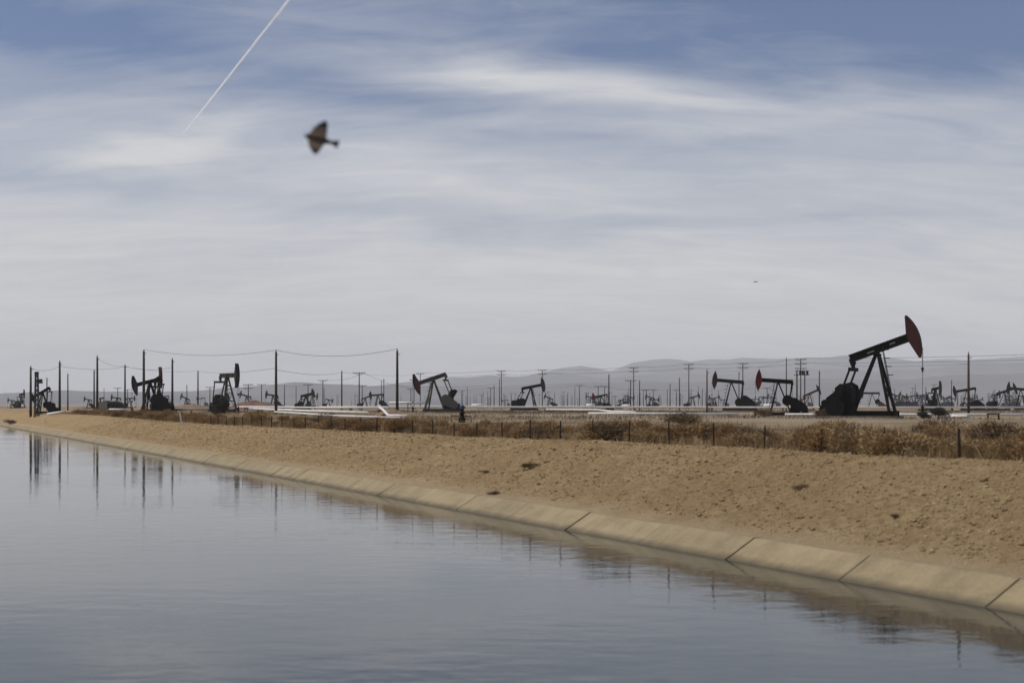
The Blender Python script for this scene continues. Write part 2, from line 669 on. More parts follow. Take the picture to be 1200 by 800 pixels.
def scatter_bushes():
    g = random.Random(11)
    cnt = 0
    while cnt < 285:
        t = 15 + g.random() ** 1.25 * 185
        p = 22.6 + g.random() ** 2.0 * 9.0
        x, y = TP(t, p)
        u = x / y * FP + 600
        if u > 1290 or u < 62:
            continue
        m = float(fbm(np.array([t * .11]), np.array([p * .25]), 3, 5)[0])
        if m < -.13 and g.random() < .8:
            continue
        k = g.random()
        c = float(fbm(np.array([t * .07 + 30]), np.array([p * .15]), 2, 8)[0])
        if c > .06:
            kind = 'orange' if k < .65 else ('tan' if k < .92 else 'brown')
        elif c < -.08:
            kind = 'brown' if k < .3 else ('tan' if k < .75 else 'orange')
        else:
            kind = 'tan' if k < .55 else ('orange' if k < .8 else 'brown')
        q = float(np.interp(t, [30, 60, 100, 170], [1.05, 1.08, .78, 1.0]))
        hb = g.choice((g.uniform(.45, .68), g.uniform(.62, .85), g.uniform(.78, 1.05))) * q
        s = g.uniform(.7, 1.35) * q
        bush(kind, x, y, s, hb / s)
        cnt += 1


scatter_bushes()


def blades(name, t, p, hmin, hmax, wd, mat, label, cat, seed, per=7, spread=.12):
    g = np.random.default_rng(seed)
    n = len(t)
    T = np.repeat(t, per) + g.normal(0, spread, n * per)
    P_ = np.repeat(p, per) + g.normal(0, spread, n * per)
    z = ground_h(T, P_) - .02
    x, y = T * DX + P_ * NX, T * DY + P_ * NY
    h = g.uniform(hmin, hmax, n * per)
    a = g.uniform(0, 6.28, n * per)
    w = wd * g.uniform(.6, 1.3, n * per)
    lean = g.normal(0, .45, (n * per, 2)) * h[:, None]
    V = np.zeros((n * per, 3, 3))
    V[:, 0] = np.stack([x - np.cos(a) * w, y - np.sin(a) * w, z], -1)
    V[:, 1] = np.stack([x + np.cos(a) * w, y + np.sin(a) * w, z], -1)
    V[:, 2] = np.stack([x + lean[:, 0], y + lean[:, 1], z + h], -1)
    F = np.arange(n * per * 3).reshape(-1, 3)
    o = mesh_np(name, V.reshape(-1, 3), F, mat)
    tag(o, label, cat, kind='stuff')


g = np.random.default_rng(2)
n = 11000
t_ = 12 + g.random(n) ** 1.4 * 200
p_ = 22.5 + g.random(n) ** 2.2 * 30
kk = fbm(t_ * .12, p_ * .2, 3, 55) + g.random(n) * .4 > .02
blades('dry_grass', t_[kk], p_[kk], .1, .5, .010, M['grass'], 'thin dry straw grass among the bushes behind the fence', 'grass', 3, 9, .16)
n = 9000
Zs = np.where(g.random(n) < .35, 165 + g.random(n) * 110, 120 + g.random(n) ** 1.2 * 800)
us = g.uniform(-60, 1260, n)
x_ = (us - 600) / FP * Zs
tt, pp = x_ * DX + Zs * DY, x_ * NX + Zs * NY
kk = (fbm(x_ * .012, Zs * .03, 3, 91) + g.random(n) * .2 > .06) & (pp > 45)
blades('low_scrub', tt[kk], pp[kk], .08, .42, .03, M['scrub'], 'low dark scrub spread over the flat oil field', 'scrub', 6, 16, .6)

# single weeds on the bank and marked bushes
for (px, py, s, sz, lab) in (
        (577, 579, .36, .45, 'dark dead weed lying just above the concrete lip'),
        (567, 554, .30, .5, 'small dead weed halfway up the sandy bank'),
        (622, 548, .55, .45, 'long flattened grey weed high on the sandy bank'),
        (938, 573, .42, .42, 'dry weed tuft alone in the middle of the right bank'),
        (632, 568, .16, .6, 'tiny dark weed lump below the flattened grey weed'),
        (493, 539, .2, .5, 'small dark weed on the upper bank near the crest'),
        (1050, 605, .22, .4, 'sparse little weed on the lower right bank')):
    # find the ground point on the bank along the sight line
    u, v = (px - 600) / FP, (py - HOR) / FP
    best = None
    for k in range(2000):
        Z = 18 + k * .06
        if gz(u * Z, Z) >= EYE - v * Z:
            best = Z
            break
    if best:
        o = bush('brown', u * best, best, s, sz, lab, None, 'dead_weed')
        o['category'] = 'weed'

bush_px('dark', 258, 488, 27, .5, 'tall dark grey green shrub in front of the olive pumpjack', 'shrub')
bush_px('brown', 12, 484.5, 6, 1.9, 'low dark bush at the far left end of the bank')
bush_px('orange', 443, 496, 15, 1.6, 'round rusty bush below the dirt mound with the pole')
bush_px('brown', 372, 498, 20, 1.6, 'wide dark brown bush left of the long white pipes')
bush_px('tan', 300, 495, 20, 1.6, 'big pale bush right of the dark shrub and white stake')
bush_px('brown', 800, 497, 18, 2.0, 'broad brown thicket behind the middle fence posts')
bush_px('dark', 1100, 490, 14, 1.2, 'dark shrub beside the wellhead of the largest pumpjack', 'shrub')
bush_px('dark', 1083, 491, 10, 1.2, 'small dark shrub right under the rod of the largest pumpjack', 'shrub')
bush_px('brown', 895, 489, 12, 1.3, 'dark bush at the foot of the bright red headed pumpjack')
bush_px('brown', 963, 489, 12, 1.3, 'low dark bush by the belt end of the largest pumpjack')
bush_px('brown', 1195, 528, 40, 1.5, 'largest brown bush at the right edge behind the fence')
bush_px('orange', 1040, 524, 27, 1.7, 'big rusty bush right of the second fence post from the right')
bush_px('dark', 131, 481, 13, 1.5, 'dark round shrub right of the tan tank')
bush_px('orange', 985, 520, 24, 1.9, 'big rusty bush straight below the largest pumpjack')

# fence -------------------------------------------------------------------------
fx, fy = TP(25.28, 22.2)
fence = empty('wire_fence', (fx, fy, gz(fx, fy)))
tag(fence, 'low wire fence with thin dark steel posts along the bank crest', 'fence')
tops = []
frnd = random.Random(5)
for k in range(-4, 32):
    t = 25.28 + 2.59 * k
    x, y = TP(t, 22.2)
    z = gz(x, y)
    h = .7 + frnd.uniform(-.05, .06)
    lean = (frnd.uniform(-.03, .03), frnd.uniform(-.03, .03))
    mb = MB()
    b0 = Vector((x - fx, y - fy, z - .25 - fence.location.z))
    b1 = b0 + Vector((lean[0], lean[1], h + .25))
    rr = .024 if k % 8 else .042
    mb.bar(b0, b1, rr * 1.5, rr * 1.5, 0, rr * 1.2, rr * 1.2)
    mb.bar(b0 + (b1 - b0) * .4 + Vector((-.02, -.03, 0)), b1 + Vector((-.018, -.028, -.05)), .012, .03)
    mb.build('post', M['post'], fence)
    tops.append((b0, b1))
for f in (.42, .66, .9):
    mb = MB()
    pts = []
    for (a, b) in tops:
        pts.append(tuple(a + (b - a) * f))
    mb.tube(pts, .006, 3)
    mb.build('wire', M['wire'], fence)


# pumpjacks -----------------------------------------------------------------------
def rot(p, a):
    c, s = math.cos(a), math.sin(a)
    return (p[0] * c - p[1] * s, p[0] * s + p[1] * c)


def pump(px, Z, hpx, yaw, beam, crank, label, head='darkred', body='metal', detail=2, wide=1.0, weights=True, ladder=True,
         group='pumpjacks in the oil field', name='pumpjack', oval=False, marks=False, zoff=0.0):
    """px: photo column of the bearing, Z: distance, hpx: bearing height in photo pixels, yaw: heading of the head"""
    s = hpx * Z / FP / 6.5
    x = PX(px, Z)
    base = gz(x, Z) + zoff
    a = R(beam)
    H = 6.5
    root = empty(name, (x, Z, base), R(yaw), s)
    tag(root, label, 'pumpjack', group)
    MT, HD = M[body], M[head]
    parts = []          # (name, MB, material, parent index)

    def W(p, y):        # beam frame -> local
        q = rot(p, a)
        return (q[0], y, H + q[1])
    G = (-3.15, 2.45)
    ca = R(crank)
    pin = (G[0] + 1.15 * math.cos(ca), G[1] + 1.15 * math.sin(ca))
    tail = rot((-2.55, -.25), a)
    eq = (tail[0], H + tail[1] - .75)
    # skid and pad
    m = MB()
    m.box((-1.95, 0, .02), (8.3, 3.0, .3))
    parts.append(('pad', m, M['padc']))
    m = MB()
    for yy in (-.85, .85):
        m.ibeam((-5.8, yy, .42), (1.9, yy, .42), .3, .5)
    for xx in (-5.6, -4.6, -3.6, -2.2, -.4, 1.7):
        m.box((xx, 0, .42), (.22, 1.38, .3))
    parts.append(('skid', m, MT))
    # legs
    for yy in (-1, 1):
        m = MB()
        m.bar((1.45, yy * 1.15, .55), (.12, yy * .22, H - .35), .26, .26, 0, .22, .22)
        parts.append(('leg', m, MT))
    for yy in (-1, 1):
        m = MB()
        m.bar((-2.35, yy * .55, .6), (-.12, yy * .2, H - .35), .22, .22, 0, .2, .2)
        parts.append(('leg', m, MT))
    m = MB()
    for f in (.28, .52, .76):
        q = 1.15 + (.22 - 1.15) * f
        xx = 1.45 + (.12 - 1.45) * f
        zz = .55 + (H - .9) * f
        m.bar((xx, -q, zz), (xx, q, zz), .12, .16)
    m.bar((1.45 - 1.33 * .05, -1.1, .83), (1.45 - 1.33 * .5, .68, 3.5), .08, .08)
    m.bar((1.45 - 1.33 * .05, 1.1, .83), (1.45 - 1.33 * .5, -.68, 3.5), .08, .08)
    parts.append(('bracing', m, MT))
    m = MB()
    m.box((0, 0, H - .42), (.7, .62, .16))
    m.bar((0, -.42, H - .22), (0, .42, H - .22), .3, .34)
    parts.append(('saddle_bearing', m, MT))
    # beam
    m = MB()
    m.ibeam(W((-2.75, .12), 0), W((3.2, .12), 0), .42, .78)
    for xx in (-2.0, -.35, .35, 2.2):
        m.bar(W((xx, -.18), 0), W((xx, .42), 0), .4, .06)
    m.bar(W((-2.62, .1), 0), W((-2.62, -.55), 0), .34, .5)
    parts.append(('walking_beam', m, MT))
    if marks:
        for (x0, x1, z0, z1) in ((-.95, -.25, -.02, .1), (1.35, 1.9, .06, .18)):
            m = MB()
            m.prism([(q[0], H + q[1]) for q in [rot(p, a) for p in ((x0, z0), (x1, z0), (x1, z1), (x0, z1))]], -.23, -.17)
            parts.append(('worn_plate', m, M['ins']))
    # horse head
    m = MB()
    arc = [(4.25 * math.cos(R(q)), 4.25 * math.sin(R(q)) + .12) for q in range(-31, 33, 4)]
    back = [(3.55, 2.02 + .12), (3.12, .52), (3.12, -.3), (3.5, -2.0 + .12)]
    if head == 'red' or oval:
        back = [(3.72, 2.1), (3.36, 1.45), (3.14, .65), (3.1, -.4), (3.28, -1.2), (3.62, -1.88)]
    poly = arc + back
    poly2 = [rot(q, a) for q in poly]
    m.prism([(q[0], H + q[1]) for q in poly2], -.2 * wide, .2 * wide)
    rim = arc + [(p[0] * .965, p[1] * .985) for p in arc[::-1]]
    for yy in (-.34, .204):
        m.prism([(q[0], H + q[1]) for q in [rot(p, a) for p in rim]], yy * wide, (yy + .136) * wide)
    parts.append(('horsehead', m, HD))
    # bridle
    xw = 4.31
    th = -a
    y0 = H + .1
    m = MB()
    hang = H - 3.0 - (0.0 if beam < 8 else -1.0) + .9 * math.sin(a) * 1.0
    hang = H + math.sin(a) * 4.2 - 3.1
    for yy in (-.12, .12):
        m.tube([(xw, yy, H + .2), (xw, yy, hang)], .022, 5)
    parts.append(('bridle', m, M['cable']))
    m = MB()
    m.box((xw, 0, hang - .06), (.2, .5, .14))
    m.box((xw, 0, hang - .25), (.14, .16, .28))
    parts.append(('carrier_bar', m, M['grime']))
    m = MB()
    m.tube([(xw, 0, hang), (xw, 0, 1.1)], .026, 5)
    parts.append(('polished_rod', m, M['cable']))
    m = MB()
    m.lathe([(.18, -.1), (.18, .5), (.26, .5), (.26, .58), (.12, .6), (.12, .95), (.2, .96), (.2, 1.06), (.07, 1.1), (.07, 1.3)], (xw, 0, 0), 10)
    m.tube([(xw, 0, .75), (xw + .2, -.9, .75), (xw + .2, -.9, .05)], .06, 6)
    m.tube([(xw - .45, 0, .8), (xw + .45, 0, .8)], .07, 6)
    parts.append(('wellhead', m, M['grime']))
    # equaliser, pitmans
    m = MB()
    m.bar((eq[0], -1.22, eq[1]), (eq[0], 1.22, eq[1]), .34, .34)
    m.bar((tail[0], 0, H + tail[1] - .2), (eq[0], 0, eq[1]), .3, .3)
    parts.append(('equalizer', m, MT))
    for yy in (-1.1, 1.1):
        m = MB()
        m.bar((eq[0], yy, eq[1] + .12), (pin[0], yy, pin[1]), .15, .17)
        m.tube([(pin[0], yy - .16, pin[1]), (pin[0], yy + .16, pin[1])], .17, 10)
        parts.append(('pitman_arm', m, MT))
    # cranks with counterweights
    for yy in (-.84, .84):
        m = MB()
        e = (G[0] + 2.25 * math.cos(ca), G[1] + 2.25 * math.sin(ca))
        b0 = (G[0] - .35 * math.cos(ca), G[1] - .35 * math.sin(ca))
        m.bar((b0[0], yy, b0[1]), (e[0], yy, e[1]), .2, .46) if weights else m.bar((b0[0], yy, b0[1]), (e[0], yy, e[1]), .3, .75)
        parts.append(('crank', m, M['grime'], [('counterweight', yy, ca, e)] if weights else []))
    # gear box + pedestal
    m = MB()
    m.prism([(-4.0, 1.95), (-2.3, 1.95), (-2.25, 2.7), (-2.6, 3.2), (-3.5, 3.3), (-4.0, 2.9)], -.55, .55)
    m.tube([(G[0], -.95, G[1]), (G[0], .95, G[1])], .2, 10)
    m.prism([(-4.15, .66), (-2.1, .66), (-2.35, 1.95), (-3.95, 1.95)], -.6, .6)
    parts.append(('gearbox', m, M['grime']))
    m = MB()
    m.prism([(-5.5, .95), (-5.1, .75), (-4.6, .75), (-2.5, 1.5), (-2.1, 2.5), (-2.3, 3.15), (-2.9, 3.5), (-3.5, 3.35), (-5.4, 1.95), (-5.6, 1.5)], 1.32, 1.6)
    parts.append(('belt_guard', m, MT))
    m = MB()
    m.box((-5.0, .1, .95), (1.1, 1.0, .55))
    m.tube([(-5.0, -.55, 1.4), (-5.0, .75, 1.4)], .38, 10)
    m.tube([(-5.0, .75, 1.4), (-5.0, 1.3, 1.4)], .08, 6)
    parts.append(('motor', m, M['grime']))
    if ladder:
        m = MB()
        for yy in (-.2, .2):
            m.bar((1.95, -1.2 + yy, .7), (.55, -.3 + yy, H + .4), .06, .06)
        for k in range(18):
            f = k / 18 + .03
            m.bar((1.95 - 1.4 * f, -1.2 + .9 * f - .2, .7 + (H - .3) * f), (1.95 - 1.4 * f, -1.2 + .9 * f + .2, .7 + (H - .3) * f), .045, .045)
        for f in (.55, .68, .81, .94):
            c = (1.95 - 1.4 * f, -1.2 + .9 * f, .7 + (H - .3) * f)
            m.tube([(c[0], c[1] - .3, c[2]), (c[0] + .35, c[1] - .34, c[2]), (c[0] + .55, c[1], c[2]), (c[0] + .35, c[1] + .34, c[2]), (c[0], c[1] + .3, c[2])], .035, 4)
        parts.append(('ladder', m, MT))

    def cw(yy, ca, e):
        w = MB()
        c, s_ = math.cos(ca), math.sin(ca)
        pol = []
        for q in [(.75, .32), (.9, .78), (1.3, 1.0), (1.8, .98), (2.2, .72), (2.38, .3), (2.38, -.3), (2.2, -.72), (1.8, -.98), (1.3, -1.0), (.9, -.78), (.75, -.32)]:
            pol.append((G[0] + q[0] * c - q[1] * s_, G[1] + q[0] * s_ + q[1] * c))
        o0 = -.36 if yy < 0 else .105
        w.prism(pol, yy + o0, yy + o0 + .26)
        return w
    if detail >= 2:
        for it in parts:
            o = it[1].build(it[0], it[2], root)
            if len(it) > 3:
                for (nm, yy, c_, e) in it[3]:
                    cw(yy, c_, e).build(nm, M['grime'], o)
    else:                                     # far away: head apart, the rest one body mesh
        mats = []
        big = MB()
        for it in parts:
            if it[0] == 'horsehead':
                it[1].build('horsehead', it[2], root)
                continue
            lst = [it[1]]
            if len(it) > 3:
                lst += [cw(yy, c_, e) for (nm, yy, c_, e) in it[3]]
            if it[2] not in mats:
                mats.append(it[2])
            mi = mats.index(it[2])
            for mbx in lst:
                o0 = len(big.v)
                big.v += mbx.v
                big.f += [[i + o0 for i in f] for f in mbx.f]
                big.mi += [mi] * len(mbx.f)
                big.sm += mbx.sm
        big.build('pump_frame', mats, root)
    return root


pump(1028, 137, 79, -29, 19, 245, 'largest black pumpjack at right, dark red horsehead raised to the sky', 'darkred', 'grime', marks=True)
pump(912, 160, 40, 166, 4, 20, 'mid sized black pumpjack with bright red oval head, left of the largest one', 'red', 'grime')
pump(857, 300, 34, 168, 5, 335, 'black pumpjack with dull red head, second left of the largest one', 'darkred', 'grime', oval=True)
pump(508, 230, 39, 163, -17, 122, 'olive pumpjack with dull red head low and two crank arms raised', 'darkred', 'metal_olive', weights=False)
pump(622, 300, 27, -20, 10, 200, 'black pumpjack with black head in front of a two arm pole', 'blackhead', 'grime')
pump(266, 200, 43, -52, 0, 250, 'olive pumpjack with tall dark head behind the dark shrub', 'blackhead', 'metal_olive')
pump(176, 215, 36, 165, -12, 20, 'black pumpjack with head low, beside the tall left line pole', 'blackhead', 'grime')
pump(184, 222, 38, -66, 6, 120, 'rusty topped pumpjack seen nearly end on behind the tall left line pole', 'rust', 'grime')
pump(50, 205, 25, 168, -28, 10, 'black pumpjack dipping its head at far left between two poles', 'blackhead', 'grime')
pump(359, 330, 17, -22, 14, 200, 'black pumpjack with red edged head right of the tall middle line pole', 'darkred', 'grime')
pump(705, 300, 17, 163, -10, 350, 'small thin pumpjack with red head left of a single pole', 'red', 'metal')
pump(1133, 290, 24, 160, -10, 340, 'black pumpjack with red head right behind the tall right pole', 'darkred', 'grime')
pump(1177, 300, 22, -20, 18, 200, 'thin dark pumpjack with raised head near the right edge', 'blackhead', 'metal')
pump(1096, 290, 25, -84, 4, 110, 'dark pumpjack seen end on, right of the largest one', 'blackhead', 'grime')
pump(949, 290, 20, -18, 24, 200, 'dark red brown pumpjack with raised head behind the largest one', 'blackhead', 'rust')
pump(1022, 300, 20, 165, 0, 40, 'rusty orange pumpjack seen between the legs of the largest one', 'rust', 'rust')
# far away ones
for (px, Z, hpx, yaw, bm, ck, hd, bd, lab) in (
        (320, 480, 15, 165, 8, 20, 'blackhead', 'grime', 'small dark pumpjack just left of the tall middle line pole'),
        (289, 500, 14, 165, 14, 20, 'blue', 'metal', 'small bluish pumpjack on the reddish dirt pile'),
        (218, 450, 12, 160, 20, 10, 'blue', 'metal', 'small pumpjack with blue head left of the olive pumpjack'),
        (428, 480, 12, -22, 18, 200, 'blackhead', 'grime', 'small dark pumpjack left of a pair of thin poles'),
        (443, 430, 16, 165, -4, 20, 'blackhead', 'grime', 'small dark pumpjack in front of a pair of thin poles'),
        (385, 600, 9, -15, -14, 200, 'blackhead', 'grime', 'tiny dark pumpjack right of the red edged one'),
        (766, 480, 10, -14, -2, 200, 'blackhead', 'grime', 'small level pumpjack between two crossarm poles'),
        (812, 460, 13, -20, 16, 200, 'blackhead', 'metal', 'small thin pumpjack by the tallest crossarm pole'),
        (1196, 330, 24, 165, 6, 20, 'blackhead', 'grime', 'dark pumpjack cut off by the right edge'),
        (104, 480, 10, 165, 10, 20, 'blackhead', 'grime', 'small dark pumpjack left of the tan tank'),
        (137, 480, 12, 165, 6, 20, 'blackhead', 'grime', 'small dark pumpjack behind the round dark shrub'),
        (152, 520, 11, -15, 0, 200, 'blackhead', 'grime', 'tiny dark pumpjack right of the round dark shrub'),
        (14, 500, 9, 165, 4, 20, 'blackhead', 'grime', 'tiny pumpjack alone at the far left horizon'),
        (25, 520, 16, 90, 4, 20, 'blackhead', 'grime', 'far pumpjack seen end on at the left horizon'),
        (644, 600, 11, 200, 20, 20, 'blackhead', 'metal', 'tiny tilted pumpjack right of the black headed one'),
        (884, 700, 9, -15, 0, 200, 'blackhead', 'grime', 'tiny pumpjack under the bright red oval head'),
        (727, 430, 10, -60, 0, 200, 'blackhead', 'grime', 'tiny dark pumpjack right of the thin red headed one'),
        (835, 560, 11, 120, 6, 40, 'blackhead', 'rust', 'tiny rusty pumpjack left of the dull red headed one')):
    pump(px, Z, hpx, yaw, bm, ck, lab, hd, bd, 1)
prn = random.Random(23)
for k in range(42):
    px = prn.choice((prn.uniform(1045, 1200), prn.uniform(1045, 1200), prn.uniform(480, 1000), prn.uniform(60, 480)))
    Z = prn.uniform(650, 1300)
    hh = prn.uniform(4.5, 6.5)
    pump(px, Z, hh * FP / Z, prn.choice((prn.uniform(-40, 40), prn.uniform(140, 220))), prn.uniform(-18, 20), prn.choice((20, 200, 300)),
         'tiny hazy pumpjack far off among the distant poles', 'blackhead', 'metal', 1, group='tiny far pumpjacks on the horizon')


# poles ----------------------------------------------------------------------------
POLE_TOP = {}


def pole(px, ytop, Z, label, arms=0, r=.15, mat='wood', group='wooden poles of the oil field', far=False, armw=2.6, extra=None, lean=0.0):
    x = PX(px, Z)
    b = gz(x, Z)
    h = PZ(ytop, Z) - b
    shaft = MB()
    n = 10
    shaft.tube([(0, 0, -.4), (lean * .5, 0, h * .5), (lean, 0, h)], r, n, 0, r * .68)
    xs = []
    for k in range(arms):
        zz = h - .25 - k * 1.15
        m = MB()
        m.box((0, -r - .07, zz), (armw, .12, .15))
        m.bar((0, -r - .04, zz - .75), (-armw * .3, -r - .07, zz - .08), .05, .05)
        m.bar((0, -r - .04, zz - .75), (armw * .3, -r - .07, zz - .08), .05, .05)
        ins = MB()
        for q in (-.46, -.25, .25, .46):
            ins.lathe([(.03, 0), (.03, .08), (.07, .1), (.055, .17), (.07, .19), (.04, .26), (.01, .28)], (q * armw, -r - .07, zz + .075), 6)
        xs.append((m, ins))
    if not arms and extra is None:
        o = shaft.build('utility_pole', M[mat], None, (x, Z, b))
        tag(o, label, 'pole', group)
    elif far:
        for (m, ins) in xs:
            for q in (m, ins):
                o0 = len(shaft.v)
                shaft.v += q.v
                shaft.f += [[i + o0 for i in f] for f in q.f]
                shaft.mi += q.mi
                shaft.sm += q.sm
        o = shaft.build('utility_pole', M[mat], None, (x, Z, b))
        tag(o, label, 'pole', group)
    else:
        o = empty('utility_pole', (x, Z, b))
        tag(o, label, 'pole', group)
        shaft.build('shaft', M[mat], o)
        for (m, ins) in xs:
            c = m.build('crossarm', M['wood'], o)
            ins.build('insulators', M['ins'], c)
        if extra:
            for (nm, mb, mt) in extra:
                mb.build(nm, mt, o)
    POLE_TOP[px] = (x, Z, b + h)
    return o


def can(dx, dz, r=.32, h=.9):
    m = MB()
    m.lathe([(r * .9, 0), (r, .04), (r, h - .05), (r * .85, h), (r * .3, h + .05), (.05, h + .18)], (dx, -.45, dz), 10)
    m.bar((dx, -.4, dz + h * .5), (0, 0, dz + h * .5), .1, .1)
    return m


def bracket(h):
    m = MB()
    m.lathe([(.03, 0), (.07, .1), (.05, .2), (.02, .28)], (0, 0, h), 6)
    m.bar((0, 0, h - .5), (.32, 0, h - .3), .06, .06)
    return m


# tall bare line poles
for (px, yt, Z, r, mat, lab) in (
        (36, 430, 205, .19, 'wood', 'dark bare pole at far left, left of the dipping pumpjack'),
        (70, 424, 205, .19, 'wood', 'dark bare pole at far left, right of the dipping pumpjack'),
        (114, 418, 208, .19, 'wood', 'tall bare pole rising in front of the tan tank'),
        (110.3, 434, 260, .17, 'wood', 'shorter bare pole close behind the one at the tan tank'),
        (146.5, 428, 250, .18, 'wood', 'bare pole between the round dark shrub and the tall left line pole'),
        (168.5, 411, 200, .22, 'wood', 'tall left line pole in front of the black low headed pumpjack'),
        (202, 421, 215, .19, 'wood', 'bare pole between the end on pumpjack and the white stake'),
        (79.5, 438, 300, .16, 'wood', 'thin bare pole right of the far left pumpjack'),
        (55, 443, 320, .16, 'wood', 'thin bare pole behind the dipping far left pumpjack'),
        (232, 435, 330, .2, 'wood', 'bare pole left of the olive tall headed pumpjack'),
        (323.5, 412, 174, .19, 'wood', 'tall middle line pole standing over the white pipes'),
        (465.5, 411, 149, .17, 'wood', 'tall pole standing in the brown dirt mound'),
        (400.5, 435, 330, .2, 'wood', 'bare pole between red edged pumpjack and dirt mound pole'),
        (828.5, 434, 208, .13, 'wood_red', 'bare reddish pole left of the dull red headed pumpjack'),
        (1135, 415, 152, .15, 'wood_red', 'tall reddish pole at right in front of the red headed pumpjack'),
        (713.5, 439, 300, .17, 'wood', 'bare pole just right of the small thin red headed pumpjack'),
        (749.5, 446, 340, .15, 'wood', 'bare pole right of the third crossarm pole'),
        (796.2, 443, 340, .15, 'wood', 'bare pole left of the tallest crossarm pole'),
        (785.2, 450, 380, .16, 'wood', 'thicker bare pole further left of the tallest crossarm pole'),
        (921.5, 420, 300, .14, 'wood_red', 'tall thin pole right behind the bright red headed pumpjack'),
        (960.2, 435, 290, .16, 'wood_red', 'reddish pole left of the largest pumpjack gearbox'),
        (1115, 446, 300, .12, 'wood', 'thin pole between end on pumpjack and tall right pole'),
        (585.3, 444, 440, .16, 'wood', 'bare pole close left of the first two arm pole'),
        (449.8, 444, 420, .16, 'wood', 'right one of the pole pair left of the dirt mound'),
        (447, 446, 430, .13, 'wood', 'left one of the pole pair left of the dirt mound'),
        (333.4, 451, 420, .15, 'wood', 'short bare pole right of the tall middle line pole'),
        (866, 436, 330, .13, 'wood', 'thin bare pole above the tail of the dull red headed pumpjack')):
    x = PX(px, Z)
    h = PZ(yt, Z) - gz(x, Z)
    pole(px, yt, Z, lab, 0, r, mat, extra=[('line_bracket', bracket(h), M['ins'])])

# crossarm line
LINE = [(492.5, 437, 500, 1), (587.5, 434, 465, 2), (635.5, 433, 455, 2), (742.5, 430, 435, 2), (807.2, 426, 400, 2), (870.5, 425, 392, 2), (938.3, 420, 364, 3)]
LL = ['crossarm pole right above the olive red headed pumpjack', 'two arm pole left of the black headed pumpjack', 'two arm pole at the head of the black headed pumpjack',
      'two arm pole in the middle of the photo left of two bare poles', 'tallest crossarm pole with two arms near the small thin pumpjack', 'two arm pole just left of the bright red oval head',
      'three arm pole rising behind the transformer platform']
for (px, yt, Z, na), lab in zip(LINE, LL):
    pole(px, yt, Z, lab, na, .17, 'wood', armw=3.0, group='crossarm poles of the main power line')
# transformer platform on two poles
Zt = 330
xt = PX(938.3, Zt)
tr = empty('transformer_platform', (xt, Zt, gz(xt, Zt)))
tag(tr, 'two reddish poles carrying a transformer platform left of the largest pumpjack', 'transformer')
hh = PZ(434, Zt)
for (dx, r) in ((-.88, .2), (.95, .15)):
    m = MB()
    m.tube([(dx, 0, -.4), (dx, 0, hh)], r, 10, 0, r * .85)
    m.build('pole', M['wood_red'], tr)
m = MB()
m.box((.25, 0, hh - 1.0), (3.4, 1.0, .16))
m.box((.25, -.35, hh - .12), (3.2, .12, .14))
m.build('platform', M['wood'], tr)
for dx in (-.1, .5, 1.5):
    m = MB()
    m.lathe([(.26, 0), (.28, .05), (.28, .75), (.22, .8), (.05, .95)], (dx, -.1, hh - .918), 10)
    m.build('transformer', M['metal'], tr)

# other armed poles, mid distance
for (px, yt, Z, na, lab) in (
        (378.4, 445, 480, 1, 'crossarm pole right above the tiny dark pumpjack'),
        (421, 436, 400, 1, 'thick crossarm pole left of the small dark pumpjack pair'),
        (361, 450, 520, 1, 'small crossarm pole behind the red edged pumpjack'),
        (306.5, 450, 520, 1, 'crossarm pole right of the reddish dirt pile'),
        (291, 450, 480, 2, 'stout two arm pole on the reddish dirt pile'),
        (246, 453, 560, 1, 'small crossarm pole left of the olive tall headed pumpjack'),
        (679, 451, 600, 1, 'crossarm pole left of the small red headed pumpjack'),
        (701, 452, 600, 1, 'small crossarm pole over the beam of the small red headed pumpjack'),
        (708.5, 452, 600, 1, 'small crossarm pole right over the small red headed pumpjack'),
        (757.5, 456, 620, 1, 'small crossarm pole left above the level pumpjack'),
        (765.5, 456, 620, 1, 'small crossarm pole right above the level pumpjack'),
        (899, 454, 560, 1, 'small crossarm pole behind the beam of the bright red headed pumpjack'),
        (739, 445, 420, 1, 'crossarm pole close left of the middle two arm pole'),
        (481.5, 455, 560, 1, 'short crossarm pole left of the olive red headed pumpjack'),
        (424.5, 451, 560, 1, 'small crossarm pole close right of the thick crossarm pole'),
        (575, 454, 640, 1, 'small crossarm pole in the cluster left of the first two arm pole'),
        (138, 454, 600, 1, 'small crossarm pole above the round dark shrub'),
        (149.5, 456, 640, 1, 'small crossarm pole just right of the round dark shrub pole')):
    pole(px, yt, Z, lab, na, .2, 'wood', far=True, armw=3.4, group='smaller crossarm poles')
# Y lamp
Zl = 430
xl = PX(485.3, Zl)
h = PZ(445, Zl)
lamp = empty('floodlight_pole', (xl, Zl, gz(xl, Zl)))
tag(lamp, 'thin light pole with two outstretched lamps left of the olive red headed pumpjack', 'light pole')
m = MB()
m.tube([(0, 0, -.4), (0, 0, h)], .12, 8, 0, .09)
m.build('shaft', M['metal'], lamp)
for sx in (-1, 1):
    m = MB()
    m.tube([(0, 0, h - .6), (sx * .5, 0, h - .3), (sx * .9, 0, h)], .06, 6)
    a_ = m.build('arm', M['metal'], lamp)
    m = MB()
    m.box((sx * 1.05, 0, h + .05), (.7, .45, .22), 0, .8)
    m.build('lamp_head', M['metal'], a_)
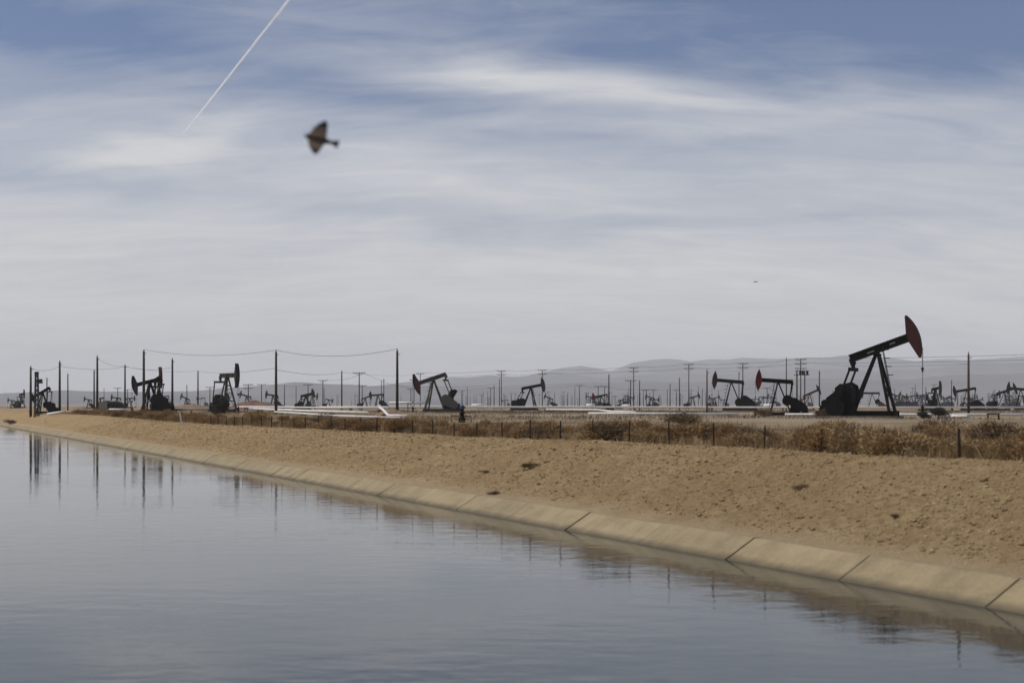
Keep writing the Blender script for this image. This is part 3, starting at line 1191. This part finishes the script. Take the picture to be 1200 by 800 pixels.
# derrick-like mast at far left
Zm = 200
xm = PX(43, Zm)
h = PZ(434, Zm)
mast = empty('service_mast', (xm, Zm, gz(xm, Zm)))
tag(mast, 'greenish lattice service mast with a platform behind the far left pumpjack', 'mast')
m = MB()
for (sx, sy) in ((-1, -1), (1, -1), (1, 1), (-1, 1)):
    m.bar((sx * .28, sy * .28, -.1), (sx * .16, sy * .16, h), .1, .1)
for k in range(9):
    z0, z1 = h * k / 9, h * (k + 1) / 9
    w0, w1 = .28 - .12 * k / 9, .28 - .12 * (k + 1) / 9
    for sy in (-1, 1):
        m.bar((-w0, sy * w0, z0), (w1, sy * w1, z1), .06, .06)
        m.bar((w0, sy * w0, z0 + .03), (-w1, sy * w1, z1 + .03), .06, .06)
m.build('lattice', M['metal_olive'], mast)
m = MB()
m.box((.35, 0, h - 1.3), (.8, .7, .12))
m.box((.6, -.1, h - 1.0), (.35, .5, .5))
m.build('platform', M['metal_olive'], mast)
m = MB()
m.box((0, 0, h + .12), (.5, .4, .3))
m.bar((-.3, 0, h - .25), (.15, 0, h + .25), .1, .1)
m.build('crown_block', M['metal'], mast)

# many far poles
seen = [k for k in POLE_TOP]
for (px, yt) in ((240, 466), (395, 462), (416, 461), (434, 462), (470, 463), (503, 458), (571.5, 458), (579, 451), (592, 462), (650, 460), (664.5, 462),
                 (718, 470), (761.5, 460), (782, 456), (793, 460), (810, 455), (823, 455), (907, 450), (347, 453), (219, 451), (268, 462), (1085, 453),
                 (1062, 462), (1072, 458), (989, 462), (976, 458), (1158, 460), (1165, 456), (1183, 450), (735, 460), (775, 466), (558, 462), (541, 458), (520, 466), (608, 466)):
    Z = (9.0 - 1.25) * FP / (HOR - yt) * rnd.uniform(.75, .95)
    pole(px, yt, Z, 'thin far pole standing in the haze of the distant field', 0, .17, 'wood', 'thin far poles in the haze')
for k in range(150):
    u = rnd.random()
    px = rnd.uniform(1040, 1200) if u < .3 else (rnd.uniform(540, 860) if u < .75 else rnd.uniform(60, 1200))
    Z = rnd.uniform(650, 1500)
    yt = HOR - (rnd.uniform(6, 11) - 1.25) * FP / Z
    pole(px, yt, Z, 'thin far pole standing in the haze of the distant field', 1 if rnd.random() < .35 else 0, .17, 'wood', 'thin far poles in the haze', far=True, armw=2.6)


# power lines
def wire(pts, sag, r, label, name='power_line'):
    m = MB()
    out = []
    for (a, b) in zip(pts[:-1], pts[1:]):
        a, b = Vector(a), Vector(b)
        for k in range(13):
            f = k / 12
            if out and k == 0:
                continue
            q = a.lerp(b, f)
            q.z -= sag * 4 * f * (1 - f)
            out.append(tuple(q))
    m.tube(out, r, 4)
    o = m.build(name, M['wire'])
    tag(o, label, 'power line', 'wires strung between the poles')


def top(px, dz=-.15, dx=0.0, dy=0.0):
    x, y, z = POLE_TOP[px]
    return (x + dx, y + dy, z + dz)


wire([top(168.5, .2), top(323.5, .2), top(465.5, .2)], .75, .022, 'sagging top wire joining the tall left, middle and mound poles')
wire([top(36), top(70, -.6), top(146.5, -.2), top(232, .1), top(323.5, -2.0)], .5, .02, 'lower wire from the far left poles to the middle line pole')
wire([top(323.5, -2.2), top(400.5, -.2), top(492.5, -.5)], .6, .025, 'thin wire from the middle line pole to the first crossarm pole')
wire([top(114, -.2), top(146.5, -.1), top(202, -1.2)], .5, .02, 'short wire from the tan tank pole over to the pole by the white stake')
wire([top(828.5), top(921.5), top(1135, -1)], .8, .015, 'thin wire from the bare reddish pole toward the tall right pole')
ends = (PX(1290, 300), 300.0, PZ(412, 300))
for lev, dz in ((0, .05), (1, -1.1)):
    for sx in (-1.38, 1.38):
        pts = [top(px, dz if (na > 1 or lev == 0) else -1.2, sx, -.2) for (px, yt, Z, na) in LINE]
        pts.append((ends[0] + sx, ends[1], ends[2] + dz))
        wire(pts, .45, .02, '%s %s conductor of the main crossarm power line' % (('upper', 'lower')[lev], ('left', 'right')[sx > 0]))
pole(1290, 412, 300, 'crossarm pole outside the right edge', 2, .17, 'wood', armw=3.0)
wire([top(378.4, 0, 1.2), top(421, -.2, 1.2), top(481.5, 0, 1.2), top(575, 0, 1.2), top(679, 0, 1.2), top(701, 0, 1.2), top(757.5, 0, 1.2), top(899, 0, 1.2)], .9, .035, 'far low wire running over the small crossarm poles')
wire([top(246, 0, 1), top(291, 0, 1), top(306.5, 0, 1), top(361, 0, 1), top(378.4, 0, 1)], .8, .03, 'far low wire above the reddish dirt piles')
wire([top(449.8, -1.4), top(587.5, -4.2)], 1.2, .03, 'slack low wire behind the dirt mound and olive pumpjack')


# pipes --------------------------------------------------------------------------------
def pipe(pts, r, label, mat='pipe', step=14, name='pipeline'):
    """pts: list of (px, Z, height of axis)"""
    W_ = [Vector((PX(px, Z), Z, gz(PX(px, Z), Z) + h)) for (px, Z, h) in pts]
    o = empty(name, (W_[0].x, W_[0].y, gz(W_[0].x, W_[0].y)))
    tag(o, label, 'pipe')
    m = MB()
    m.tube([w - o.location for w in W_], r, 10)
    m.build('tube', M[mat], o)
    fl = MB()
    nfl = 0
    for a, b in zip(W_[:-1], W_[1:]):
        L = (b - a).length
        if L < 6:
            continue
        n_ = max(1, int(L / step))
        d = (b - a).normalized()
        for k in range(n_):
            q = a.lerp(b, (k + .5) / n_)
            g0 = gz(q.x, q.y)
            if q.z - r - g0 < .06:
                continue
            s = MB()
            c = d.cross(Vector((0, 0, 1))).normalized()
            top_ = q.z - r - .02
            s.bar(q - o.location - c * (r + .25) + Vector((0, 0, top_ - q.z - .08)), q - o.location + c * (r + .25) + Vector((0, 0, top_ - q.z - .08)), .2, .16)
            for e in (-1, 1):
                pq = q - o.location + c * (e * (r + .1))
                s.bar(Vector((pq.x, pq.y, g0 - o.location.z - .1)), Vector((pq.x, pq.y, top_ - o.location.z - .163)), .12, .12)
            s.build('support', M['sleeper'], o)
    return o


pipe([(376, 262, .72), (470, 268, .72), (700, 275, .75), (960, 280, .75), (1240, 285, .75)], .19, 'long white pipeline running straight across the whole field behind the pumpjacks')
pipe([(277, 265, .85), (300, 255, .85), (368, 238, .75), (455, 232, .72)], .145, 'white pipe bending from the dark shrub pumpjack to the olive red headed one')
pipe([(292, 200, .66), (350, 172, .48), (432, 156, .38)], .145, 'thick white pipe under the tall middle line pole')
pipe([(322, 166, .36), (395, 142, .22), (475, 134, .15)], .1, 'lower white pipe nearest to the fence, left of the dirt mound')
pipe([(444, 160, 1.0), (449, 150, .72), (455, 142, .2), (478, 140, .18)], .14, 'short white pipe elbow slanting down at the dirt mound')
pipe([(456, 262, 1.55), (500, 262, 1.55)], .2, 'short high white pipe behind the pole in the dirt mound')
pipe([(690, 160, .22), (735, 158, .22), (866, 155, .2)], .13, 'thin low white pipe lying left of the bright red headed pumpjack')
pipe([(920, 152, .2), (1100, 152, .2), (1240, 150, .22)], .13, 'thin low white pipe passing behind the largest pumpjack')
pipe([(640, 255, .4), (700, 240, .35), (716, 190, .35), (745, 186, .3)], .14, 'white pipe stepping down below the small red headed pumpjack')
pipe([(186, 215, .45), (262, 215, .45)], .16, 'dull pipe left of the dark shrub and olive pumpjack', 'tank')
pipe([(56, 190, .3), (75, 188, .3)], .16, 'short white pipe at the foot of the far left bare pole')
pipe([(128, 236, .4), (150, 236, .4)], .16, 'short white pipe below the round dark shrub')
pipe([(1098, 140, .16), (1135, 136, .16)], .16, 'pale short pipe left of the tall right pole foot')


# mounds, tank, stakes, wellhead ---------------------------------------------------------
def mound(px, Z, w, d, h, mat, label, seed):
    x = PX(px, Z)
    b = gz(x, Z)
    k = 40
    u = np.linspace(-1, 1, k)
    U, Vv = np.meshgrid(u, u, indexing='ij')
    rr = np.sqrt(U ** 2 + Vv ** 2)
    z = h * np.clip(1 - rr, 0, 1) ** .85 * (1 + .5 * fbm(U * 3 + seed, Vv * 3, 3, seed)) + .25 * h * np.clip(1 - rr, 0, .3) * fbm(U * 9, Vv * 9, 2, seed) * 3 - .06
    VV = np.stack([U * w, Vv * d, z], -1).reshape(-1, 3)
    I = np.arange(k * k).reshape(k, k)
    F = np.stack([I[:-1, :-1], I[1:, :-1], I[1:, 1:], I[:-1, 1:]], -1).reshape(-1, 4)
    o = mesh_np('dirt_mound', VV, F, M[mat], True)
    o.location = (x, Z, b)
    tag(o, label, 'mound')


mound(461, 149.5, 2.4, 2.2, 1.05, 'mound', 'brown earth mound around the foot of the tall pole', 4)
mound(474, 147.5, 2.6, 1.8, .55, 'mound', 'low flat earth heap spilling right of the brown mound', 6)
mound(300, 330, 9, 6, 2.3, 'mound_red', 'reddish earth pile behind the white pipes', 9)
mound(225, 330, 10, 5, 1.5, 'mound', 'long low earth pile left of the dark shrub', 12)
mound(1010, 230, 12, 5, .9, 'mound', 'low earth bank behind the largest pumpjack', 15)

Zk = 240
xk = PX(119, Zk)
tk = empty('storage_tank', (xk, Zk, gz(xk, Zk)))
tag(tk, 'small square tan storage tank behind the tall bare pole', 'tank')
m = MB()
m.box((0, 0, .8), (1.45, 1.6, 1.6))
m.build('tank_body', M['tank'], tk)
m = MB()
m.box((0, 0, 1.66), (1.55, 1.7, .1))
m.build('lid', M['tank'], tk)
m = MB()
m.tube([(-.2, 0, 1.7), (-.2, 0, 2.2)], .12, 8)
m.bar((-.4, 0, 2.2), (.35, 0, 2.35), .2, .2)
m.build('valve', M['grime'], tk)

for (px, py, hp, ln, lab) in ((213.5, 497, 11.5, -.18, 'leaning white marker stake in front of the dark shrub'),
                              (53.5, 486.5, 5, 0, 'short white stake on the far left bank')):
    Z = 110 if px > 100 else 170
    x = PX(px, Z)
    b = gz(x, Z)
    m = MB()
    m.bar((0, 0, -.2), (ln, 0, hp * Z / FP), .11, .09)
    m.box((ln + .0, 0, hp * Z / FP + .03), (.14, .12, .08))
    o = m.build('marker_stake', M['white'], None, (x, Z, b))
    tag(o, lab, 'stake')
for (px, Z, w, h, lab) in ((692, 520, 3.2, 1.3, 'white flat roofed tank left of the small red headed head'), (560, 560, 5.0, 1.2, 'low white tank row left of the first two arm pole'),
                           (735, 500, 4.2, 1.0, 'low white tank right of the small red headed pumpjack'), (902, 480, 4.0, 1.2, 'white tank under the bright red headed beam'),
                           (194, 300, 2.0, .9, 'small white box left of the white stake')):
    x = PX(px, Z)
    o = empty('white_tank', (x, Z, gz(x, Z)))
    tag(o, lab, 'tank')
    m = MB()
    m.tube([(-w / 2, 0, h * .5 + .35), (w / 2, 0, h * .5 + .35)], h * .5, 14)
    m.build('tank_body', M['white'], o)
    for e in (-.3, .3):
        m = MB()
        m.box((w * e, 0, .2), (.3, h * .8, .5))
        m.build('cradle', M['sleeper'], o)

# wellhead with a blue motor
Zw = 118
xw = PX(541.5, Zw)
wh = empty('wellhead', (xw, Zw, gz(xw, Zw)))
tag(wh, 'dark upright wellhead with blue motor on top, below the olive red headed pumpjack', 'wellhead')
m = MB()
m.lathe([(.2, 0), (.2, .35), (.28, .36), (.28, .45), (.16, .47), (.16, .75), (.24, .76), (.24, .86), (.14, .88), (.14, 1.1)], (0, 0, 0), 12)
m.box((0, .05, .2), (.55, .6, .4))
m.build('casing', M['grime'], wh)
m = MB()
m.lathe([(.12, 1.1), (.2, 1.13), (.2, 1.42), (.1, 1.48)], (0, 0, 0), 12)
m.bar((-.3, 0, 1.25), (.28, 0, 1.32), .12, .12)
m.build('motor', M['blue'], wh)
m = MB()
m.tube([(0, 0, .6), (-.9, .1, .6), (-.9, .1, .05)], .05, 8)
m.tube([(0, 0, .6), (.75, -.1, .55), (.75, -.1, .05)], .05, 8)
m.build('flow_line', M['rust'], wh)
# small sawhorse at right
Zh = 120
xh = PX(1164, Zh)
sh = empty('pipe_stand', (xh, Zh, gz(xh, Zh)))
tag(sh, 'low rusty two legged pipe stand at right of the tall right pole', 'pipe stand')
m = MB()
m.bar((-.55, 0, .48), (.55, 0, .5), .1, .1)
m.build('rail', M['rust'], sh)
for e in (-.45, .45):
    m = MB()
    m.bar((e, 0, -.1), (e, 0, .43), .1, .1)
    m.build('leg', M['rust'], sh)


# hills ------------------------------------------------------------------------------------
def ridge(name, prof, Zc, depth, seed, rough):
    u = np.arange(-500, 1701, 5.0)
    v = np.linspace(-1, 1, 45)
    U, Vv = np.meshgrid(u, v, indexing='ij')
    py = np.interp(U, [q[0] for q in prof], [q[1] for q in prof])
    Z = Zc + Vv * depth
    X = (U - 600) / FP * Z
    crest = (HOR - py) / FP * Zc + EYE
    env = np.clip(1 - np.abs(Vv), 0, 1) ** .8
    gull = 1 - np.abs(2 * (fbm(X / 420 + seed, Z / 700, 4, seed) + .5) - 1)
    z = crest * env * (1 - rough * .5 * (1 - env) * gull) + crest * rough * (fbm(X / 260, Z / 300, 4, seed + 3)) * env
    z = z - 6 * (np.abs(Vv) > .97)
    VV = np.stack([X, Z, z], -1).reshape(-1, 3)
    a, b = U.shape
    I = np.arange(a * b).reshape(a, b)
    F = np.stack([I[:-1, :-1], I[1:, :-1], I[1:, 1:], I[:-1, 1:]], -1).reshape(-1, 4)
    o = mesh_np(name, VV, F, M['hill'], True)
    tag(o, kind='structure')


ridge('hills', [(-500, 462), (0, 461), (80, 457), (150, 459), (220, 458), (290, 453), (345, 448), (420, 450), (480, 452), (560, 453), (620, 450), (700, 447), (780, 448), (860, 446),
                (960, 444), (1040, 445), (1100, 440), (1160, 437), (1220, 434), (1700, 430)], 5200, 900, 3, .35)
ridge('hills', [(-500, 465), (250, 463), (420, 454), (520, 441), (600, 439), (650, 436), (700, 441), (760, 438), (820, 437), (880, 436), (950, 433), (1020, 434), (1080, 431), (1150, 427), (1220, 424), (1700, 424)],
      7200, 1000, 8, .25)
ridge('hills', [(-500, 470), (520, 462), (620, 440), (660, 431), (680, 428), (700, 431), (716, 434), (740, 425), (765, 422), (785, 421), (810, 424), (832, 420), (850, 422), (870, 420), (900, 421), (950, 419),
                (990, 417), (1030, 419), (1070, 424), (1105, 422), (1140, 421), (1200, 418), (1300, 412), (1700, 420)], 9400, 1000, 15, .12)


# bird ---------------------------------------------------------------------------------------
def bird():
    mb = MB()
    # body along local x: beak at -x, tail at +x; wings along y
    st = [(-.112, .003, 0), (-.098, .008, 0), (-.09, .018, .002), (-.07, .026, .003), (-.048, .029, .001), (-.02, .037, -.002), (.02, .038, -.003), (.05, .03, -.001), (.075, .019, .001), (.10, .012, .002)]
    n = 12
    i0 = len(mb.v)
    for (x, r, z) in st:
        for j in range(n):
            a = 2 * math.pi * j / n
            mb.v.append((x, r * math.cos(a), z + r * .92 * math.sin(a)))
    for k in range(len(st) - 1):
        for j in range(n):
            a, b = i0 + k * n + j, i0 + k * n + (j + 1) % n
            mb.face([a, a + n, b + n, b], 0, True)
    mb.face([i0 + j for j in range(n)])
    mb.face([i0 + (len(st) - 1) * n + j for j in range(n)][::-1])

    def slab(pts, th):
        """closed plate with an outline given as top points (x,y,z)"""
        i = len(mb.v)
        m = len(pts)
        for s in (1, -1):
            for (x, y, z) in pts:
                mb.v.append((x, y, z + s * th))
        mb.face([i + k for k in range(m)])
        mb.face([i + m + k for k in range(m)][::-1])
        for k in range(m):
            a, b = i + k, i + (k + 1) % m
            mb.face([b, a, a + m, b + m])
    for s in (-1, 1):
        sc = 1.0 if s > 0 else .92
        lead = [(-.062, .0), (-.066, .035), (-.05, .08), (-.018, .122), (.018, .156)]
        trail = [(.034, .15), (.046, .125), (.052, .09), (.058, .05), (.06, .0)]
        dz = lambda y: .006 + .10 * y
        if s < 0:
            dz = lambda y: .006 + .14 * y
        slab([(x - (.0 if s > 0 else .1 * y), s * y * sc, dz(y)) for (x, y) in lead + trail], .004)
    slab([(.085, -.012, .002), (.115, -.016, .003), (.158, -.036, .004), (.164, -.014, .004), (.158, 0, .004), (.164, .014, .004), (.158, .036, .004), (.115, .016, .003), (.085, .012, .002)], .0045)
    for s in (-1, 1):       # eyes
        mb.lathe([(.001, -.003), (.004, -.001), (.004, .001), (.001, .003)], (-.078, s * .0155, .008), 6)
    o = mb.build('bird', M['bird'])
    rm = o.modifiers.new('fuse', 'REMESH')
    rm.mode = 'VOXEL'
    rm.voxel_size = .0028
    rm.use_smooth_shade = True
    return o


Zb = 9.2
b = bird()
tag(b, 'small brown bird in flight with wings spread against the sky', 'bird')
b.location = (PX(372.5, Zb), Zb, PZ(163, Zb))
b.scale = (.85, .85, .85)
b.rotation_euler = (R(74), R(14), R(8))
Zc = 160
mb = MB()
mb.tube([(-.18, 0, 0), (-.05, 0, .02), (.1, 0, .01), (.2, 0, 0)], .05, 6, 0, .03)
for s in (-1, 1):
    mb.bar((0, 0, .02), (s * .3, .1, .1), .12, .03, 0, .05, .02)
o = mb.build('distant_bird', M['grime'])
o.location = (PX(885.5, Zc), Zc, PZ(330.5, Zc))
tag(o, 'tiny far bird as a dark speck in the open sky', 'bird')


# contrail --------------------------------------------------------------------------------------
def contrail():
    m, nt, bs = newmat('ice_trail')
    out = nt.nodes['Material Output']
    tc = N(nt, 'ShaderNodeTexCoord')
    f = noise(nt, tc.outputs['Object'], .004, 5, .6)
    bs.inputs['Base Color'].default_value = (.9, .9, .9, 1)
    bs.inputs['Roughness'].default_value = 1
    bs.inputs['Specular IOR Level'].default_value = 0
    tr_ = nt.nodes.new('ShaderNodeBsdfTranslucent')
    tr_.inputs[0].default_value = (.92, .92, .92, 1)
    mx = nt.nodes.new('ShaderNodeMixShader')
    mx.inputs[0].default_value = .5
    nt.links.new(bs.outputs[0], mx.inputs[1])
    nt.links.new(tr_.outputs[0], mx.inputs[2])
    clear = nt.nodes.new('ShaderNodeBsdfTransparent')
    mx2 = nt.nodes.new('ShaderNodeMixShader')
    nt.links.new(ramp(nt, f, [(.3, (.3, .3, .3)), (.7, (.66, .66, .68))]), mx2.inputs[0])
    nt.links.new(clear.outputs[0], mx2.inputs[1])
    nt.links.new(mx.outputs[0], mx2.inputs[2])
    nt.links.new(mx2.outputs[0], out.inputs['Surface'])
    alt = 3000.0
    mb = MB()
    A = Vector((-.2315 * 15824, 15824, alt))
    B = Vector((-.157 * 10550, 10550, alt))
    D = B - A
    r = random.Random(4)
    for (ox, oz, rr) in ((0, 0, 8), (7, 4, 5), (-6, -5, 5)):
        pts = []
        for k in range(60):
            q = A + D * (1.9 * k / 59)
            pts.append((q.x + ox + r.uniform(-2, 2), q.y, q.z + oz + r.uniform(-3, 3)))
        mb.tube(pts, rr, 10)
    o = mb.build('contrail', m)
    tag(o, 'thin white aircraft contrail slanting across the upper left sky', 'contrail')
    o.visible_shadow = True


contrail()


# haze -------------------------------------------------------------------------------------------
def haze():
    xs, ys = [], []
    for t in (-1500, 12500):
        for p in (-4000, 11000):
            x, y = TP(t, p)
            xs.append(x)
            ys.append(y)
    x0, x1, y0, y1 = min(xs) - 60, max(xs) + 60, min(ys) - 60, max(ys) + 60
    z0, z1 = -4.2, 420
    mb = MB()
    mb.box(((x0 + x1) / 2, (y0 + y1) / 2, (z0 + z1) / 2), (x1 - x0, y1 - y0, z1 - z0))
    m = bpy.data.materials.new('haze_air')
    m.use_nodes = True
    nt = m.node_tree
    for nn in list(nt.nodes):
        nt.nodes.remove(nn)
    out = nt.nodes.new('ShaderNodeOutputMaterial')
    v = nt.nodes.new('ShaderNodeVolumePrincipled')
    v.inputs['Color'].default_value = (.955, .97, 1.0, 1)
    v.inputs['Density'].default_value = HAZE
    v.inputs['Anisotropy'].default_value = 0
    nt.links.new(v.outputs[0], out.inputs['Volume'])
    o = mb.build('haze', m)
    tag(o, 'thin pale haze over the whole oil field', 'haze', kind='stuff')


HAZE = .00012
haze()

# light -------------------------------------------------------------------------------------------
SUN_EL, SUN_AZ = 54.0, -92.0       # azimuth from +Y (view direction), negative to the left
sd = bpy.data.lights.new('sun', 'SUN')
sd.energy = 2.9
sd.angle = R(.6)
sd.color = (1.0, .94, .85)
so = bpy.data.objects.new('sun', sd)
COL.objects.link(so)
dirv = Vector((math.sin(R(SUN_AZ)) * math.cos(R(SUN_EL)), math.cos(R(SUN_AZ)) * math.cos(R(SUN_EL)), math.sin(R(SUN_EL))))
so.rotation_euler = (-dirv).to_track_quat('-Z', 'Y').to_euler()

w = bpy.data.worlds.new('World')
scene.world = w
w.use_nodes = True
nt = w.node_tree
for nn in list(nt.nodes):
    nt.nodes.remove(nn)
out = nt.nodes.new('ShaderNodeOutputWorld')
bg = nt.nodes.new('ShaderNodeBackground')
sky = nt.nodes.new('ShaderNodeTexSky')
sky.sky_type = 'NISHITA'
sky.sun_disc = False
sky.sun_elevation = R(SUN_EL)
sky.sun_rotation = R(SUN_AZ)
sky.air_density = 1.0
sky.dust_density = 1.0
STR = .09
tc = nt.nodes.new('ShaderNodeTexCoord')
sep = nt.nodes.new('ShaderNodeSeparateXYZ')
nt.links.new(tc.outputs['Generated'], sep.inputs[0])
X_, Y_, Z_ = sep.outputs


def mm(op, a, b=None, c=False):
    return mathn(nt, op, a, b, c)


az = mm('ARCTAN2', X_, Y_)
hor = mm('SQRT', mm('ADD', mm('MULTIPLY', X_, X_), mm('MULTIPLY', Y_, Y_)))
el = mm('DIVIDE', Z_, mm('MAXIMUM', hor, .05))
# cirrus layer: plane projection, streaked
zz = mm('ADD', mm('MAXIMUM', Z_, 0.0), .30)
comb = nt.nodes.new('ShaderNodeCombineXYZ')
nt.links.new(mm('DIVIDE', X_, zz), comb.inputs[0])
nt.links.new(mm('DIVIDE', Y_, zz), comb.inputs[1])
mp = nt.nodes.new('ShaderNodeMapping')
nt.links.new(comb.outputs[0], mp.inputs[0])
mp.inputs['Rotation'].default_value = (0, 0, R(-10))
mp.inputs['Scale'].default_value = (.8, 1.9, 1)
n1 = noise(nt, mp.outputs[0], 1.9, 7, .55, .8)
mp2 = nt.nodes.new('ShaderNodeMapping')
nt.links.new(comb.outputs[0], mp2.inputs[0])
mp2.inputs['Rotation'].default_value = (0, 0, R(-18))
mp2.inputs['Scale'].default_value = (1.0, 3.4, 1)
n2 = noise(nt, mp2.outputs[0], 5.0, 8, .6, 1.0)
U_ = mm('ADD', mm('MULTIPLY', az, FP), 600)
wob = mm('MULTIPLY', mm('SUBTRACT', n1, .5), 130)
V_ = mm('ADD', mm('SUBTRACT', HOR, mm('MULTIPLY', el, FP)), wob)


def band(x0, y0, slope, wy, wx):
    dy = mm('DIVIDE', mm('SUBTRACT', V_, mm('ADD', mm('MULTIPLY', mm('SUBTRACT', U_, x0), slope), y0)), wy)
    dx = mm('DIVIDE', mm('SUBTRACT', U_, x0), wx)
    q = mm('ADD', mm('MULTIPLY', dy, dy), mm('MULTIPLY', dx, dx))
    return mm('POWER', 2.71828, mm('MULTIPLY', q, -1))


mr = nt.nodes.new('ShaderNodeMapRange')
mr.interpolation_type = 'SMOOTHSTEP'
nt.links.new(el, mr.inputs[0])
mr.inputs[1].default_value = .045
mr.inputs[2].default_value = .30
mr.inputs[3].default_value = .93
mr.inputs[4].default_value = .14
C = mr.outputs[0]
C = mm('ADD', C, mm('MULTIPLY', mm('SUBTRACT', n1, .5), .58))
C = mm('ADD', C, mm('MULTIPLY', mm('SUBTRACT', n2, .5), .5))
for (args, k) in (((760, 108, .085, 26, 330), .5), ((560, 92, .06, 16, 90), .3), ((180, 188, -.3, 22, 100), .42), ((520, 200, .03, 45, 300), .25),
                  ((1110, 40, .12, 75, 300), -.24), ((100, 60, .12, 38, 260), -.3), ((520, 250, .03, 24, 360), -.2), ((60, 235, 0, 22, 140), -.22), ((950, 265, .02, 18, 240), -.18), ((450, 120, .05, 20, 140), -.2)):
    C = mm('ADD', C, mm('MULTIPLY', band(*args), k))
C = mm('MINIMUM', mm('MAXIMUM', C, .02), .97)
skyc = nt.nodes.new('ShaderNodeMix')
skyc.data_type = 'RGBA'
skyc.blend_type = 'MULTIPLY'
skyc.inputs[0].default_value = 1
nt.links.new(sky.outputs[0], skyc.inputs[6])
skyc.inputs[7].default_value = (.40, .51, .71, 1)
CL = .61 / STR
cloud = mixc(nt, n2, (CL * .95, CL * .98, CL * 1.03), (CL * 1.04, CL * 1.045, CL * 1.045))
fin = mixc(nt, C, skyc.outputs[2], cloud)
nt.links.new(fin, bg.inputs[0])
bg.inputs[1].default_value = STR
nt.links.new(bg.outputs[0], out.inputs[0])

# camera ---------------------------------------------------------------------------------------------
cd = bpy.data.cameras.new('camera')
cd.sensor_width = 36
cd.lens = FP / 1200 * 36
cd.shift_y = (HOR - 400) / 1200
cd.clip_start = .1
cd.clip_end = 80000
cd.dof.use_dof = True
cd.dof.focus_distance = 140
cd.dof.aperture_fstop = 1.25
cam = bpy.data.objects.new('camera', cd)
COL.objects.link(cam)
cam.location = (0, 0, EYE)
cam.rotation_euler = (R(90), 0, 0)
scene.camera = cam
scene.view_settings.view_transform = 'Standard'
scene.view_settings.look = 'None'
scene.view_settings.exposure = 0.14
scene.view_settings.gamma = 1
scene.cycles.volume_bounces = 3
